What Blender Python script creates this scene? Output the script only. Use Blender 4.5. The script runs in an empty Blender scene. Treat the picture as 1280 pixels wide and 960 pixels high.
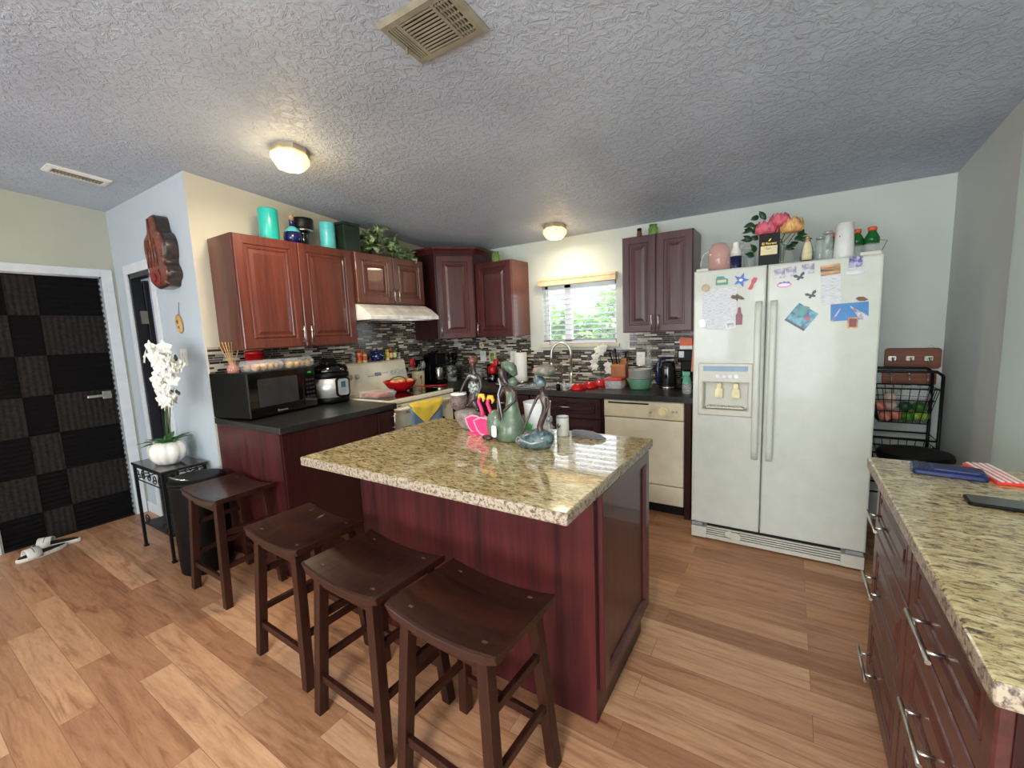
import bpy, math, random
from math import sin, cos, pi, radians, sqrt
from mathutils import Vector, Matrix
random.seed(7)
sc = bpy.context.scene
COL = sc.collection
V = Vector

# ------------------------------------------------------------------ helpers
def lin(c):
    c = c / 255.0
    return c / 12.92 if c <= 0.04045 else ((c + 0.055) / 1.055) ** 2.4
def rgb(c, a=1.0):
    return (lin(c[0]), lin(c[1]), lin(c[2]), a)

def new_mat(name):
    m = bpy.data.materials.new(name); m.use_nodes = True
    nt = m.node_tree
    return m, nt, nt.nodes['Principled BSDF']
def coords(nt, scale=(1, 1, 1), rot=(0, 0, 0), loc=(0, 0, 0)):
    tc = nt.nodes.new('ShaderNodeTexCoord'); mp = nt.nodes.new('ShaderNodeMapping')
    mp.inputs['Scale'].default_value = scale; mp.inputs['Rotation'].default_value = rot; mp.inputs['Location'].default_value = loc
    nt.links.new(tc.outputs['Object'], mp.inputs['Vector'])
    return mp.outputs['Vector']
def noise(nt, vec, scale, detail=3, rough=0.5, dist=0.0):
    n = nt.nodes.new('ShaderNodeTexNoise'); n.inputs['Scale'].default_value = scale
    n.inputs['Detail'].default_value = detail; n.inputs['Roughness'].default_value = rough
    n.inputs['Distortion'].default_value = dist
    nt.links.new(vec, n.inputs['Vector']); return n.outputs['Fac']
def ramp(nt, fac, stops, const=False):
    r = nt.nodes.new('ShaderNodeValToRGB'); nt.links.new(fac, r.inputs['Fac'])
    if const: r.color_ramp.interpolation = 'CONSTANT'
    e = r.color_ramp.elements
    while len(e) < len(stops): e.new(0.5)
    for i, (p, c) in enumerate(stops): e[i].position = p; e[i].color = rgb(c)
    return r.outputs['Color']
def mixc(nt, a, b, fac, mode='MIX'):
    m = nt.nodes.new('ShaderNodeMix'); m.data_type = 'RGBA'; m.blend_type = mode
    for s, v in ((0, fac), (6, a), (7, b)):
        if hasattr(v, 'is_linked') or hasattr(v, 'links'): nt.links.new(v, m.inputs[s])
        else: m.inputs[s].default_value = v
    return m.outputs[2]
def bump(nt, bsdf, height, strength, dist=0.01):
    b = nt.nodes.new('ShaderNodeBump'); b.inputs['Strength'].default_value = strength; b.inputs['Distance'].default_value = dist
    nt.links.new(height, b.inputs['Height']); nt.links.new(b.outputs['Normal'], bsdf.inputs['Normal'])

M = {}
def pm(name, c, rough=0.5, metal=0.0, var=0.12, vs=12, trans=0.0, emis=None, coat=0.0, alpha=1.0, ior=1.45, b=0.0, bs=80, sheen=0.0, spec=None):
    """procedural principled material with a slight tonal noise"""
    if name in M: return M[name]
    m, nt, p = new_mat(name)
    vec = coords(nt)
    n = noise(nt, vec, vs, 3)
    lo = tuple(max(0, x * (1 - var)) for x in c); hi = tuple(min(255, x * (1 + var * 0.6)) for x in c)
    col = ramp(nt, n, [(0.3, lo), (0.7, hi)])
    nt.links.new(col, p.inputs['Base Color'])
    p.inputs['Roughness'].default_value = rough; p.inputs['Metallic'].default_value = metal
    p.inputs['Transmission Weight'].default_value = trans; p.inputs['IOR'].default_value = ior
    p.inputs['Coat Weight'].default_value = coat; p.inputs['Coat Roughness'].default_value = 0.08
    if spec is not None: p.inputs['Specular IOR Level'].default_value = spec
    if emis: 
        p.inputs['Emission Color'].default_value = rgb(emis[0]); p.inputs['Emission Strength'].default_value = emis[1]
    if alpha < 1: p.inputs['Alpha'].default_value = alpha
    if sheen: p.inputs['Sheen Weight'].default_value = sheen
    if b: bump(nt, p, noise(nt, vec, bs, 2), b, 0.002)
    M[name] = m; return m

def wood(name, dark, light, axis='z', rough=0.35, coat=0.0, grain=60, big=7):
    m, nt, p = new_mat(name)
    st = {'x': (0.05, 1, 1), 'y': (1, 0.05, 1), 'z': (1, 1, 0.05)}[axis]
    v = coords(nt, st)
    a = noise(nt, v, grain, 4, 0.6); b_ = noise(nt, v, big, 3, 0.5, 0.6)
    mx = nt.nodes.new('ShaderNodeMath'); mx.operation = 'MULTIPLY_ADD'; mx.inputs[1].default_value = 0.5
    nt.links.new(a, mx.inputs[0])
    h = nt.nodes.new('ShaderNodeMath'); h.operation = 'MULTIPLY'; h.inputs[1].default_value = 0.5
    nt.links.new(b_, h.inputs[0]); nt.links.new(h.outputs[0], mx.inputs[2])
    nt.links.new(ramp(nt, mx.outputs[0], [(0.36, dark), (0.66, light)]), p.inputs['Base Color'])
    p.inputs['Roughness'].default_value = rough; p.inputs['Coat Weight'].default_value = coat
    bump(nt, p, a, 0.08, 0.001)
    M[name] = m; return m

class MB:
    def __init__(s): s.v = []; s.f = []; s.sm = []; s.mi = []
    def add(s, vs, fs, smooth=False, mi=0, X=None):
        o = len(s.v)
        s.v += [tuple((X @ V(p)) if X is not None else p) for p in vs]
        for f in fs: s.f.append(tuple(i + o for i in f)); s.sm.append(smooth); s.mi.append(mi)
    def box(s, x0, y0, z0, x1, y1, z1, mi=0, X=None):
        vs = [(x, y, z) for z in (z0, z1) for y in (y0, y1) for x in (x0, x1)]
        s.add(vs, [(0, 2, 3, 1), (4, 5, 7, 6), (0, 1, 5, 4), (2, 6, 7, 3), (0, 4, 6, 2), (1, 3, 7, 5)], False, mi, X)
    def slab(s, x0, y0, z0, x1, y1, z1):
        s.box(x0, y0, z0, x1, y1, z1); s.mi[-6:] = [1, 0, 1, 1, 1, 1]
    def quad8(s, lo, hi, mi=0, smooth=False):
        """hexahedron from 4 bottom and 4 top points"""
        s.add(list(lo) + list(hi), [(3, 2, 1, 0), (4, 5, 6, 7), (0, 1, 5, 4), (1, 2, 6, 5), (2, 3, 7, 6), (3, 0, 4, 7)], smooth, mi)
    def loops(s, loops, closed=True, caps=True, smooth=True, mi=0, X=None):
        n = len(loops[0]); vs = [p for l in loops for p in l]; fs = []
        for i in range(len(loops) - 1):
            for j in range(n if closed else n - 1):
                k = (j + 1) % n
                fs.append((i * n + j, i * n + k, (i + 1) * n + k, (i + 1) * n + j))
        s.add(vs, fs, smooth, mi, X)
        if caps:
            o = len(s.v) - len(vs)
            s.f.append(tuple(range(o + n - 1, o - 1, -1))); s.sm.append(False); s.mi.append(mi)
            s.f.append(tuple(range(o + (len(loops) - 1) * n, o + len(loops) * n))); s.sm.append(False); s.mi.append(mi)
    def lathe(s, c, prof, n=24, mi=0, X=None, rib=0, ribn=0, sx=1, sy=1, caps=True):
        L = []
        for r, z in prof:
            L.append([(c[0] + sx * r * (1 + rib * abs(cos(ribn * pi * j / n)) - rib) * cos(2 * pi * j / n), c[1] + sy * r * (1 + rib * abs(cos(ribn * pi * j / n)) - rib) * sin(2 * pi * j / n), c[2] + z) for j in range(n)])
        s.loops(L, True, caps, True, mi, X)
    def cyl(s, p0, p1, r0, r1=None, n=16, mi=0, smooth=True):
        r1 = r0 if r1 is None else r1
        s.tube([p0, p1], [r0, r1], n, mi, smooth)
    def tube(s, pts, r, n=8, mi=0, smooth=True, closed=False):
        pts = [V(p) for p in pts]; k = len(pts)
        rs = r if isinstance(r, (list, tuple)) else [r] * k
        t0 = (pts[1] - pts[0]).normalized(); up = V((0, 0, 1)) if abs(t0.z) < 0.9 else V((1, 0, 0))
        nx = t0.cross(up).normalized(); L = []
        for i in range(k):
            if closed: t = (pts[(i + 1) % k] - pts[i - 1]).normalized()
            else: t = (pts[min(i + 1, k - 1)] - pts[max(i - 1, 0)]).normalized()
            nx = (nx - t * nx.dot(t)).normalized(); ny = t.cross(nx)
            L.append([tuple(pts[i] + (nx * cos(2 * pi * j / n) + ny * sin(2 * pi * j / n)) * rs[i]) for j in range(n)])
        if closed: L.append(L[0])
        s.loops(L, True, not closed, smooth, mi)
    def ball(s, c, r, n=14, m=9, mi=0, X=None):
        r = r if isinstance(r, (list, tuple)) else (r, r, r); L = []
        for i in range(m + 1):
            a = -pi / 2 + pi * (0.02 + 0.96 * i / m)
            L.append([(c[0] + r[0] * cos(a) * cos(2 * pi * j / n), c[1] + r[1] * cos(a) * sin(2 * pi * j / n), c[2] + r[2] * sin(a)) for j in range(n)])
        s.loops(L, True, True, True, mi, X)
    def prism(s, poly, h0, h1, X=None, mi=0):
        """poly in (u,v), extruded along w"""
        s.loops([[(u, v, h0) for u, v in poly], [(u, v, h1) for u, v in poly]], True, True, False, mi, X)
    def panel(s, F, rects, mi=0, cap=True, back=True):
        """concentric rectangles (u0,u1,v0,v1,w) bridged one to the next"""
        L = [[(a, c, w), (b, c, w), (b, d, w), (a, d, w)] for a, b, c, d, w in rects]
        s.loops(L, True, False, False, mi, F)
        n = len(L) * 4; o = len(s.v) - n
        if back: s.f.append((o + 3, o + 2, o + 1, o)); s.sm.append(False); s.mi.append(mi)
        if cap: s.f.append((o + n - 4, o + n - 3, o + n - 2, o + n - 1)); s.sm.append(False); s.mi.append(mi)
    def leaf(s, c, d, up, l, w, mi=0, fold=0.15, droop=0.2):
        d = V(d).normalized(); up = V(up); sd = d.cross(up)
        if sd.length < 1e-3: sd = d.cross(V((1, 0, 0)))
        sd.normalize(); up = sd.cross(d).normalized(); c = V(c)
        prof = [(0, 0.04), (0.2, 0.75), (0.45, 1.0), (0.7, 0.72), (1.0, 0.04)]
        vs = []
        for t, k in prof:
            q = c + d * l * t - up * droop * l * t * t
            vs += [tuple(q - sd * w * k * 0.5 + up * fold * w * k), tuple(q), tuple(q + sd * w * k * 0.5 + up * fold * w * k)]
        fs = []
        for i in range(4):
            a = i * 3; fs += [(a, a + 1, a + 4, a + 3), (a + 1, a + 2, a + 5, a + 4)]
        s.add(vs, fs, True, mi)
    def build(s, name, mat, parent=None, loc=None, bevel=0, seg=2, fix=True, solid=0, sub=0):
        base = V(W.get(parent.name, (0, 0, 0))) if parent else V(loc or (0, 0, 0))
        me = bpy.data.meshes.new(name)
        me.from_pydata([tuple(V(p) - base) for p in s.v], [], s.f)
        mats = mat if isinstance(mat, (list, tuple)) else [mat]
        for k in mats: me.materials.append(M[k] if isinstance(k, str) else k)
        me.polygons.foreach_set('use_smooth', s.sm); me.polygons.foreach_set('material_index', s.mi)
        me.update()
        if fix:
            import bmesh
            bm = bmesh.new(); bm.from_mesh(me)
            bmesh.ops.recalc_face_normals(bm, faces=bm.faces); bm.to_mesh(me); bm.free()
        o = bpy.data.objects.new(name, me); COL.objects.link(o)
        if parent: o.parent = parent
        else: o.location = base
        W[o.name] = tuple(base)
        if bevel:
            b = o.modifiers.new('bevel', 'BEVEL'); b.width = bevel; b.segments = seg; b.limit_method = 'ANGLE'; b.angle_limit = radians(40)
        if solid:
            b = o.modifiers.new('solid', 'SOLIDIFY'); b.thickness = solid; b.offset = 0
        if sub:
            b = o.modifiers.new('sub', 'SUBSURF'); b.levels = sub; b.render_levels = sub
        return o
W = {}
def tag(o, label=None, cat=None, group=None, kind=None):
    if label: o['label'] = label
    if cat: o['category'] = cat
    if group: o['group'] = group
    if kind: o['kind'] = kind
    return o
def thing(name, loc, label, cat, group=None):
    o = bpy.data.objects.new(name, None); COL.objects.link(o); o.location = loc; o.empty_display_size = 0.05
    W[o.name] = tuple(loc); return tag(o, label, cat, group)
def frame(o, u, v, w):
    u, v, w, o = V(u), V(v), V(w), V(o)
    return Matrix(((u.x, v.x, w.x, o.x), (u.y, v.y, w.y, o.y), (u.z, v.z, w.z, o.z), (0, 0, 0, 1)))
def skin(name, pts, edges, mat, parent, sub=2):
    """one continuous body grown over a skeleton of (x,y,z,r)"""
    base = V(W[parent.name]) if parent else V((0, 0, 0))
    me = bpy.data.meshes.new(name); me.from_pydata([tuple(V(p[:3]) - base) for p in pts], edges, [])
    t = bpy.data.objects.new('tmp', me); COL.objects.link(t)
    t.modifiers.new('s', 'SKIN')
    for i, p in enumerate(pts):
        r = p[3] if isinstance(p[3], (tuple, list)) else (p[3], p[3])
        me.skin_vertices[0].data[i].radius = r
    me.skin_vertices[0].data[0].use_root = True
    t.modifiers[0].use_smooth_shade = True
    b = t.modifiers.new('u', 'SUBSURF'); b.levels = sub; b.render_levels = sub
    dg = bpy.context.evaluated_depsgraph_get()
    m2 = bpy.data.meshes.new_from_object(t.evaluated_get(dg)); m2.name = name
    bpy.data.objects.remove(t)
    m2.materials.clear(); m2.materials.append(M[mat])
    for p in m2.polygons: p.use_smooth = True
    o = bpy.data.objects.new(name, m2); COL.objects.link(o); o.parent = parent; W[o.name] = tuple(base)
    return o
def words(name, body, mat, F, size, parent, depth=0.0006, align='CENTER', sx=1):
    cu = bpy.data.curves.new(name, 'FONT'); cu.body = body; cu.size = size; cu.extrude = depth; cu.align_x = align; cu.align_y = 'CENTER'
    t = bpy.data.objects.new('tmp', cu); COL.objects.link(t)
    dg = bpy.context.evaluated_depsgraph_get(); me = bpy.data.meshes.new_from_object(t.evaluated_get(dg)); bpy.data.objects.remove(t)
    base = Matrix.Translation(-V(W[parent.name]))
    me.transform(base @ F @ Matrix.Diagonal((sx, 1, 1, 1))); me.name = name; me.materials.clear(); me.materials.append(M[mat])
    o = bpy.data.objects.new(name, me); COL.objects.link(o); o.parent = parent; W[o.name] = W[parent.name]
    return o
def dup(root, loc, rz=0, **kw):
    r = root.copy(); COL.objects.link(r); r.location = loc; r.rotation_euler = (0, 0, rz)
    for k, v_ in kw.items(): r[k] = v_
    for ch in list(root.children):
        c = ch.copy(); COL.objects.link(c); c.parent = r
        for g in list(ch.children):
            d = g.copy(); COL.objects.link(d); d.parent = c
    return r
def circ(r, n=20, cx=0, cy=0, ry=None):
    ry = r if ry is None else ry
    return [(cx + r * cos(2 * pi * i / n), cy + ry * sin(2 * pi * i / n)) for i in range(n)]
def rrect(w, h, r, n=4):
    P = []
    for cx, cy, a in ((w / 2 - r, h / 2 - r, 0), (-w / 2 + r, h / 2 - r, 90), (-w / 2 + r, -h / 2 + r, 180), (w / 2 - r, -h / 2 + r, 270)):
        for i in range(n + 1): P.append((cx + r * cos(radians(a + 90 * i / n)), cy + r * sin(radians(a + 90 * i / n))))
    return P

# ------------------------------------------------------------------ camera
yaw, pit, rol = 0.5722, -0.1235, -0.0400
Fv = V((-sin(yaw) * cos(pit), cos(yaw) * cos(pit), sin(pit))); Rv = V((cos(yaw), sin(yaw), 0)); Uv = Rv.cross(Fv)
r2 = Rv * cos(rol) + Uv * sin(rol); u2 = -Rv * sin(rol) + Uv * cos(rol)
cam = bpy.data.cameras.new('camera'); co = bpy.data.objects.new('camera', cam); COL.objects.link(co)
co.matrix_world = frame((3.2228, -3.8182, 1.4316), r2, u2, -Fv)
cam.sensor_width = 36; cam.lens = 36 * 539.135 / 1280; cam.clip_start = 0.02; cam.clip_end = 60
sc.camera = co
sc.view_settings.view_transform = 'Standard'; sc.view_settings.look = 'None'
sc.view_settings.gamma = 1; sc.view_settings.use_curve_mapping = False
sc.view_settings.exposure = 0.0

# ------------------------------------------------------------------ materials
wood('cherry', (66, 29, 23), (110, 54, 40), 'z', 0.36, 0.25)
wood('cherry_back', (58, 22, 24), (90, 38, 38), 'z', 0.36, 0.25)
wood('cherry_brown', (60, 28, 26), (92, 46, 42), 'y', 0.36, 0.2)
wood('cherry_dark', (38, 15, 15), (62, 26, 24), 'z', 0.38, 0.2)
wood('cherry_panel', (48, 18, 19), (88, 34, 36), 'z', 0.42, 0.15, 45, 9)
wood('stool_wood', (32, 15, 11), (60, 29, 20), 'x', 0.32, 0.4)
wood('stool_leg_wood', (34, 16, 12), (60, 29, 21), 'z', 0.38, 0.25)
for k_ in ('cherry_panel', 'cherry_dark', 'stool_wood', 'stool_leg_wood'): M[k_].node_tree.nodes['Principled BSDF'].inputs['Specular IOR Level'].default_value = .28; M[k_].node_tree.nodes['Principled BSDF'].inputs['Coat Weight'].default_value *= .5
wood('rack_wood', (84, 38, 24), (150, 84, 50), 'x', 0.5)
wood('block_wood', (150, 92, 55), (190, 128, 82), 'z', 0.5)
pm('steel', (190, 190, 188), 0.25, 1.0, 0.05)
pm('nickel', (200, 198, 190), 0.3, 1.0, 0.05)
pm('steel_light', (214, 214, 212), 0.32, 0.55, 0.04)
pm('chrome', (225, 225, 225), 0.08, 1.0, 0.02)
pm('black_metal', (18, 18, 20), 0.45, 0.3)
pm('black_plastic', (6, 6, 7), 0.42, 0, 0.2, spec=.2)
pm('black_gloss', (8, 8, 9), 0.08, 0, 0.2, coat=0.5)
pm('dark_glass', (26, 27, 28), 0.06, 0, 0.1, coat=0.6)
pm('cream_enamel', (232, 224, 200), 0.25, 0, 0.03, coat=0.3)
pm('cream_plastic', (222, 210, 180), 0.4, 0, 0.03)
pm('fridge_white', (203, 207, 197), 0.38, 0, 0.02, coat=0.25, b=0.05, bs=220, spec=.3)
pm('fridge_trim', (204, 203, 190), 0.35, 0, 0.03)
pm('white_plastic', (232, 232, 228), 0.4, 0, 0.03)
pm('white_paper', (235, 235, 232), 0.8, 0, 0.02)
pm('trim_white', (214, 218, 222), 0.5, 0, 0.03)
pm('glass', (214, 224, 220), 0.04, 0, 0.02, alpha=0.26, spec=.9, coat=.5)
pm('pink_glass', (232, 164, 150), 0.05, 0, 0.03, alpha=0.42, spec=.8, coat=.5)
pm('red_plastic', (196, 22, 28), 0.3, 0, 0.08, coat=0.2)
pm('red_dark', (130, 24, 22), 0.4)

def mat_floor():
    m, nt, p = new_mat('floor_planks')
    v = coords(nt)
    br = nt.nodes.new('ShaderNodeTexBrick'); nt.links.new(v, br.inputs['Vector'])
    for k, x in (('Scale', 1.0), ('Mortar Size', 0.0012), ('Brick Width', 0.92), ('Row Height', 0.122), ('Bias', 0.0), ('Mortar Smooth', 0.1)): br.inputs[k].default_value = x
    br.inputs['Color1'].default_value = (0, 0, 0, 1); br.inputs['Color2'].default_value = (1, 1, 1, 1); br.inputs['Mortar'].default_value = (0.3, 0.3, 0.3, 1)
    br.offset = 0.37; br.offset_frequency = 2
    tone = ramp(nt, br.outputs['Color'], [(0.0, (166, 121, 90)), (0.35, (184, 138, 104)), (0.65, (196, 150, 114)), (1.0, (209, 167, 132))])
    # grain shifted from plank to plank
    add = nt.nodes.new('ShaderNodeVectorMath'); add.operation = 'MULTIPLY_ADD'
    nt.links.new(br.outputs['Color'], add.inputs[0]); add.inputs[1].default_value = (3, 7, 5)
    st = coords(nt, (0.55, 5.0, 1)); nt.links.new(st, add.inputs[2])
    g1 = noise(nt, add.outputs[0], 3.2, 6, 0.62, 1.4)
    g2 = noise(nt, add.outputs[0], 16, 5, 0.65, 0.5)
    dark = ramp(nt, g1, [(0.30, (176, 146, 128)), (0.48, (236, 226, 218)), (0.7, (255, 252, 246))])
    c = mixc(nt, tone, dark, 0.85, 'MULTIPLY')
    fine = ramp(nt, g2, [(0.32, (196, 178, 166)), (0.55, (255, 255, 255))])
    c = mixc(nt, c, fine, 0.4, 'MULTIPLY')
    seam = nt.nodes.new('ShaderNodeMath'); seam.operation = 'MULTIPLY'; seam.inputs[1].default_value = 0.45
    nt.links.new(br.outputs['Fac'], seam.inputs[0])
    c = mixc(nt, c, rgb((92, 62, 44)), seam.outputs[0])
    nt.links.new(c, p.inputs['Base Color'])
    p.inputs['Roughness'].default_value = 0.42
    bump(nt, p, g2, 0.06, 0.002)
    M['floor_planks'] = m
mat_floor()
def mat_granite():
    m, nt, p = new_mat('granite')
    v = coords(nt, (1.0, 2.6, 2.0))
    n1 = noise(nt, v, 34, 5, 0.7, 0.8); n2 = noise(nt, v, 9, 3, 0.6, 0.5)
    v2 = coords(nt, (1, 2.2, 1.6)); n3 = noise(nt, v2, 70, 3, 0.7)
    c = ramp(nt, n1, [(0.33, (58, 50, 38)), (0.41, (128, 112, 80)), (0.48, (188, 172, 128)), (0.58, (212, 198, 156)), (0.74, (226, 218, 190))])
    w = ramp(nt, n2, [(0.35, (214, 196, 160)), (0.6, (255, 250, 238))])
    c = mixc(nt, c, w, 0.7, 'MULTIPLY')
    sp = ramp(nt, n3, [(0.30, (50, 44, 38)), (0.40, (255, 255, 255))])
    c = mixc(nt, c, sp, 0.75, 'MULTIPLY')
    nt.links.new(c, p.inputs['Base Color'])
    p.inputs['Roughness'].default_value = 0.09; p.inputs['Coat Weight'].default_value = 0.6; p.inputs['Coat Roughness'].default_value = 0.03
    p.inputs['Coat IOR'].default_value = 1.6
    M['granite'] = m
mat_granite()
def mat_mosaic(name, axis):
    m, nt, p = new_mat(name)
    tc = nt.nodes.new('ShaderNodeTexCoord'); sx = nt.nodes.new('ShaderNodeSeparateXYZ'); cb = nt.nodes.new('ShaderNodeCombineXYZ')
    nt.links.new(tc.outputs['Object'], sx.inputs[0])
    nt.links.new(sx.outputs[axis], cb.inputs[0]); nt.links.new(sx.outputs['Z'], cb.inputs[1])
    outs = []
    br = nt.nodes.new('ShaderNodeTexBrick'); nt.links.new(cb.outputs[0], br.inputs['Vector'])
    for k, x in (('Scale', 1.0), ('Mortar Size', 0.0012), ('Brick Width', 0.105), ('Row Height', 0.0165), ('Bias', 0.0)): br.inputs[k].default_value = x
    br.inputs['Color1'].default_value = (0, 0, 0, 1); br.inputs['Color2'].default_value = (1, 1, 1, 1); br.inputs['Mortar'].default_value = (0.5, 0.5, 0.5, 1)
    br.offset = 0.41; br.offset_frequency = 3; br.squash = 0.62; br.squash_frequency = 2
    c = ramp(nt, br.outputs['Color'], [(0.0, (22, 18, 19)), (0.3, (66, 52, 46)), (0.44, (34, 28, 30)), (0.55, (132, 124, 118)), (0.66, (84, 78, 78)), (0.76, (186, 178, 160)), (0.88, (210, 208, 200))], True)
    c = mixc(nt, c, rgb((176, 168, 152)), br.outputs['Fac'])
    nt.links.new(c, p.inputs['Base Color']); p.inputs['Roughness'].default_value = 0.16
    iv = nt.nodes.new('ShaderNodeMath'); iv.operation = 'SUBTRACT'; iv.inputs[0].default_value = 1; nt.links.new(br.outputs['Fac'], iv.inputs[1])
    bump(nt, p, iv.outputs[0], 0.4, 0.001)
    M[name] = m
mat_mosaic('mosaic_x', 'X'); mat_mosaic('mosaic_y', 'Y')
def mat_wall(name, c, b=0.12, sc_=60):
    m, nt, p = new_mat(name); v = coords(nt)
    n = noise(nt, v, 1.6, 4, 0.6)
    nt.links.new(ramp(nt, n, [(0.3, tuple(x * 0.965 for x in c)), (0.7, c)]), p.inputs['Base Color'])
    p.inputs['Roughness'].default_value = 0.75
    bump(nt, p, noise(nt, v, sc_, 3, 0.6), b, 0.004); M[name] = m
mat_wall('wall_paint', (206, 213, 207)); mat_wall('wall_entry_paint', (186, 187, 170)); mat_wall('wall_warm', (214, 206, 186)); mat_wall('wall_cool', (188, 197, 206))
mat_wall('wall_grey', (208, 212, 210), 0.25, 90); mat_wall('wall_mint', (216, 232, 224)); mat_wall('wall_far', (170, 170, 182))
def mat_ceiling():
    m, nt, p = new_mat('ceiling_knockdown'); v = coords(nt)
    a = noise(nt, v, 26, 5, 0.62, 0.9); b_ = noise(nt, v, 75, 3, 0.6)
    r = nt.nodes.new('ShaderNodeValToRGB'); nt.links.new(a, r.inputs['Fac'])
    r.color_ramp.elements[0].position = 0.44; r.color_ramp.elements[1].position = 0.60
    mx = nt.nodes.new('ShaderNodeMath'); mx.operation = 'MULTIPLY_ADD'; mx.inputs[1].default_value = 0.25
    nt.links.new(b_, mx.inputs[0]); nt.links.new(r.outputs['Color'], mx.inputs[2])
    big = noise(nt, v, 1.3, 4, 0.6)
    nt.links.new(ramp(nt, big, [(0.35, (168, 177, 192)), (0.65, (188, 197, 212))]), p.inputs['Base Color'])
    p.inputs['Roughness'].default_value = 0.5
    bump(nt, p, mx.outputs[0], 0.6, 0.008); M['ceiling_knockdown'] = m
mat_ceiling()
def mat_counter():
    m, nt, p = new_mat('black_laminate'); v = coords(nt, (1, 0.3, 1))
    n = noise(nt, v, 30, 4, 0.6)
    nt.links.new(ramp(nt, n, [(0.35, (22, 22, 23)), (0.7, (44, 43, 43))]), p.inputs['Base Color'])
    p.inputs['Roughness'].default_value = 0.33; bump(nt, p, n, 0.05, 0.001); M['black_laminate'] = m
mat_counter()
def mat_corr(name, c, axis, per):
    m, nt, p = new_mat(name); v = coords(nt)
    w = nt.nodes.new('ShaderNodeTexWave'); w.bands_direction = axis; w.inputs['Scale'].default_value = per; w.inputs['Distortion'].default_value = 1.2
    w.inputs['Detail'].default_value = 3; w.inputs['Detail Scale'].default_value = 2
    nt.links.new(v, w.inputs['Vector'])
    nt.links.new(ramp(nt, noise(nt, v, 40, 4, 0.6), [(0.3, tuple(x * 0.7 for x in c)), (0.7, tuple(min(255, x * 1.2) for x in c))]), p.inputs['Base Color'])
    p.inputs['Roughness'].default_value = 0.8; p.inputs['Specular IOR Level'].default_value = 0.12; bump(nt, p, w.outputs['Fac'], 0.5, 0.008); M[name] = m
mat_corr('door_black', (12, 10, 11), 'Z', 9); mat_corr('door_grey', (38, 35, 34), 'Y', 9)
def mat_two(name, a, b, scale=8, lo=0.42, hi=0.58, rough=0.5, metal=0, coat=0.0, stretch=(1, 1, 1), bmp=0.2):
    m, nt, p = new_mat(name); v = coords(nt, stretch); n = noise(nt, v, scale, 4, 0.6, 0.4)
    nt.links.new(ramp(nt, n, [(lo, a), (hi, b)]), p.inputs['Base Color']); p.inputs['Roughness'].default_value = rough
    p.inputs['Metallic'].default_value = metal; p.inputs['Coat Weight'].default_value = coat; bump(nt, p, n, bmp, 0.003); M[name] = m
mat_two('granite_edge', (84, 72, 62), (172, 157, 138), 95, 0.38, 0.54, 0.4, bmp=0.3)
mat_two('variegated', (74, 118, 62), (196, 206, 160), 28, 0.44, 0.62, 0.45, bmp=0.05)
mat_two('carving', (84, 42, 34), (128, 70, 54), 14, 0.35, 0.65, 0.4, coat=0.2)
mat_two('carving_red', (96, 20, 20), (138, 34, 30), 30, 0.35, 0.65, 0.4)
mat_two('carving_dark', (30, 20, 18), (62, 38, 28), 20, 0.4, 0.6, 0.3, coat=0.4)
mat_two('green_clay', (70, 88, 74), (116, 132, 104), 22, 0.35, 0.7, 0.32, coat=0.3)
mat_two('blue_clay', (44, 66, 78), (112, 132, 126), 40, 0.4, 0.66, 0.35, coat=0.3)
mat_two('rock', (116, 100, 92), (168, 156, 146), 18, 0.35, 0.65, 0.6)
mat_two('brown_clay', (40, 28, 26), (74, 52, 46), 25, 0.35, 0.65, 0.35, coat=0.2)
mat_two('basket_mat', (70, 54, 50), (128, 112, 104), 60, 0.4, 0.6, 0.6, stretch=(1, 1, 4))
mat_two('turban', (60, 96, 92), (150, 124, 104), 34, 0.4, 0.6, 0.45)
mat_two('beads', (50, 58, 56), (180, 186, 176), 90, 0.45, 0.55, 0.4)
mat_two('wood_slice', (176, 130, 74), (226, 190, 128), 20, 0.3, 0.7, 0.6)
mat_two('hedge_leaf', (96, 158, 60), (186, 226, 130), 5, 0.3, 0.7, 0.6, bmp=0.0)
mat_two('pastry', (188, 110, 50), (236, 196, 132), 30, 0.35, 0.65, 0.6)
mat_two('sausage', (168, 66, 40), (216, 120, 84), 26, 0.35, 0.65, 0.45)
mat_two('print_blue', (30, 60, 120), (90, 170, 190), 20, 0.4, 0.6, 0.35, bmp=0)
mat_two('print_grey', (120, 110, 130), (206, 204, 216), 24, 0.4, 0.6, 0.35, bmp=0)
mat_two('print_sunset', (70, 52, 44), (226, 168, 104), 14, 0.42, 0.6, 0.4, stretch=(0.4, 1, 2.4), bmp=0)
mat_two('print_violet', (60, 50, 130), (190, 186, 220), 30, 0.42, 0.6, 0.4, bmp=0)
mat_two('paper_text', (176, 178, 188), (226, 228, 232), 150, 0.36, 0.52, 0.7, stretch=(0.3, 1, 3.2), bmp=0)
mat_two('crock_print', (208, 196, 160), (170, 120, 60), 10, 0.5, 0.7, 0.4)
mat_two('crock_dark_print', (38, 40, 40), (178, 178, 166), 24, 0.42, 0.58, 0.35)
mat_two('mulch', (34, 30, 22), (74, 60, 42), 60)
pm('turquoise', (34, 176, 166), 0.35, 0, 0.06, coat=0.3); pm('turquoise_light', (92, 200, 204), 0.35, 0, 0.06, coat=0.3)
pm('cobalt', (22, 24, 80), 0.1, 0, 0.2, coat=0.6); pm('cork', (170, 140, 110), 0.7)
pm('tin_green', (38, 54, 44), 0.3, 0.2, 0.15); pm('leaf_green', (52, 104, 46), 0.45, 0, 0.3, 20); pm('leaf_deep', (40, 78, 50), 0.45, 0, 0.3, 20)
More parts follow.
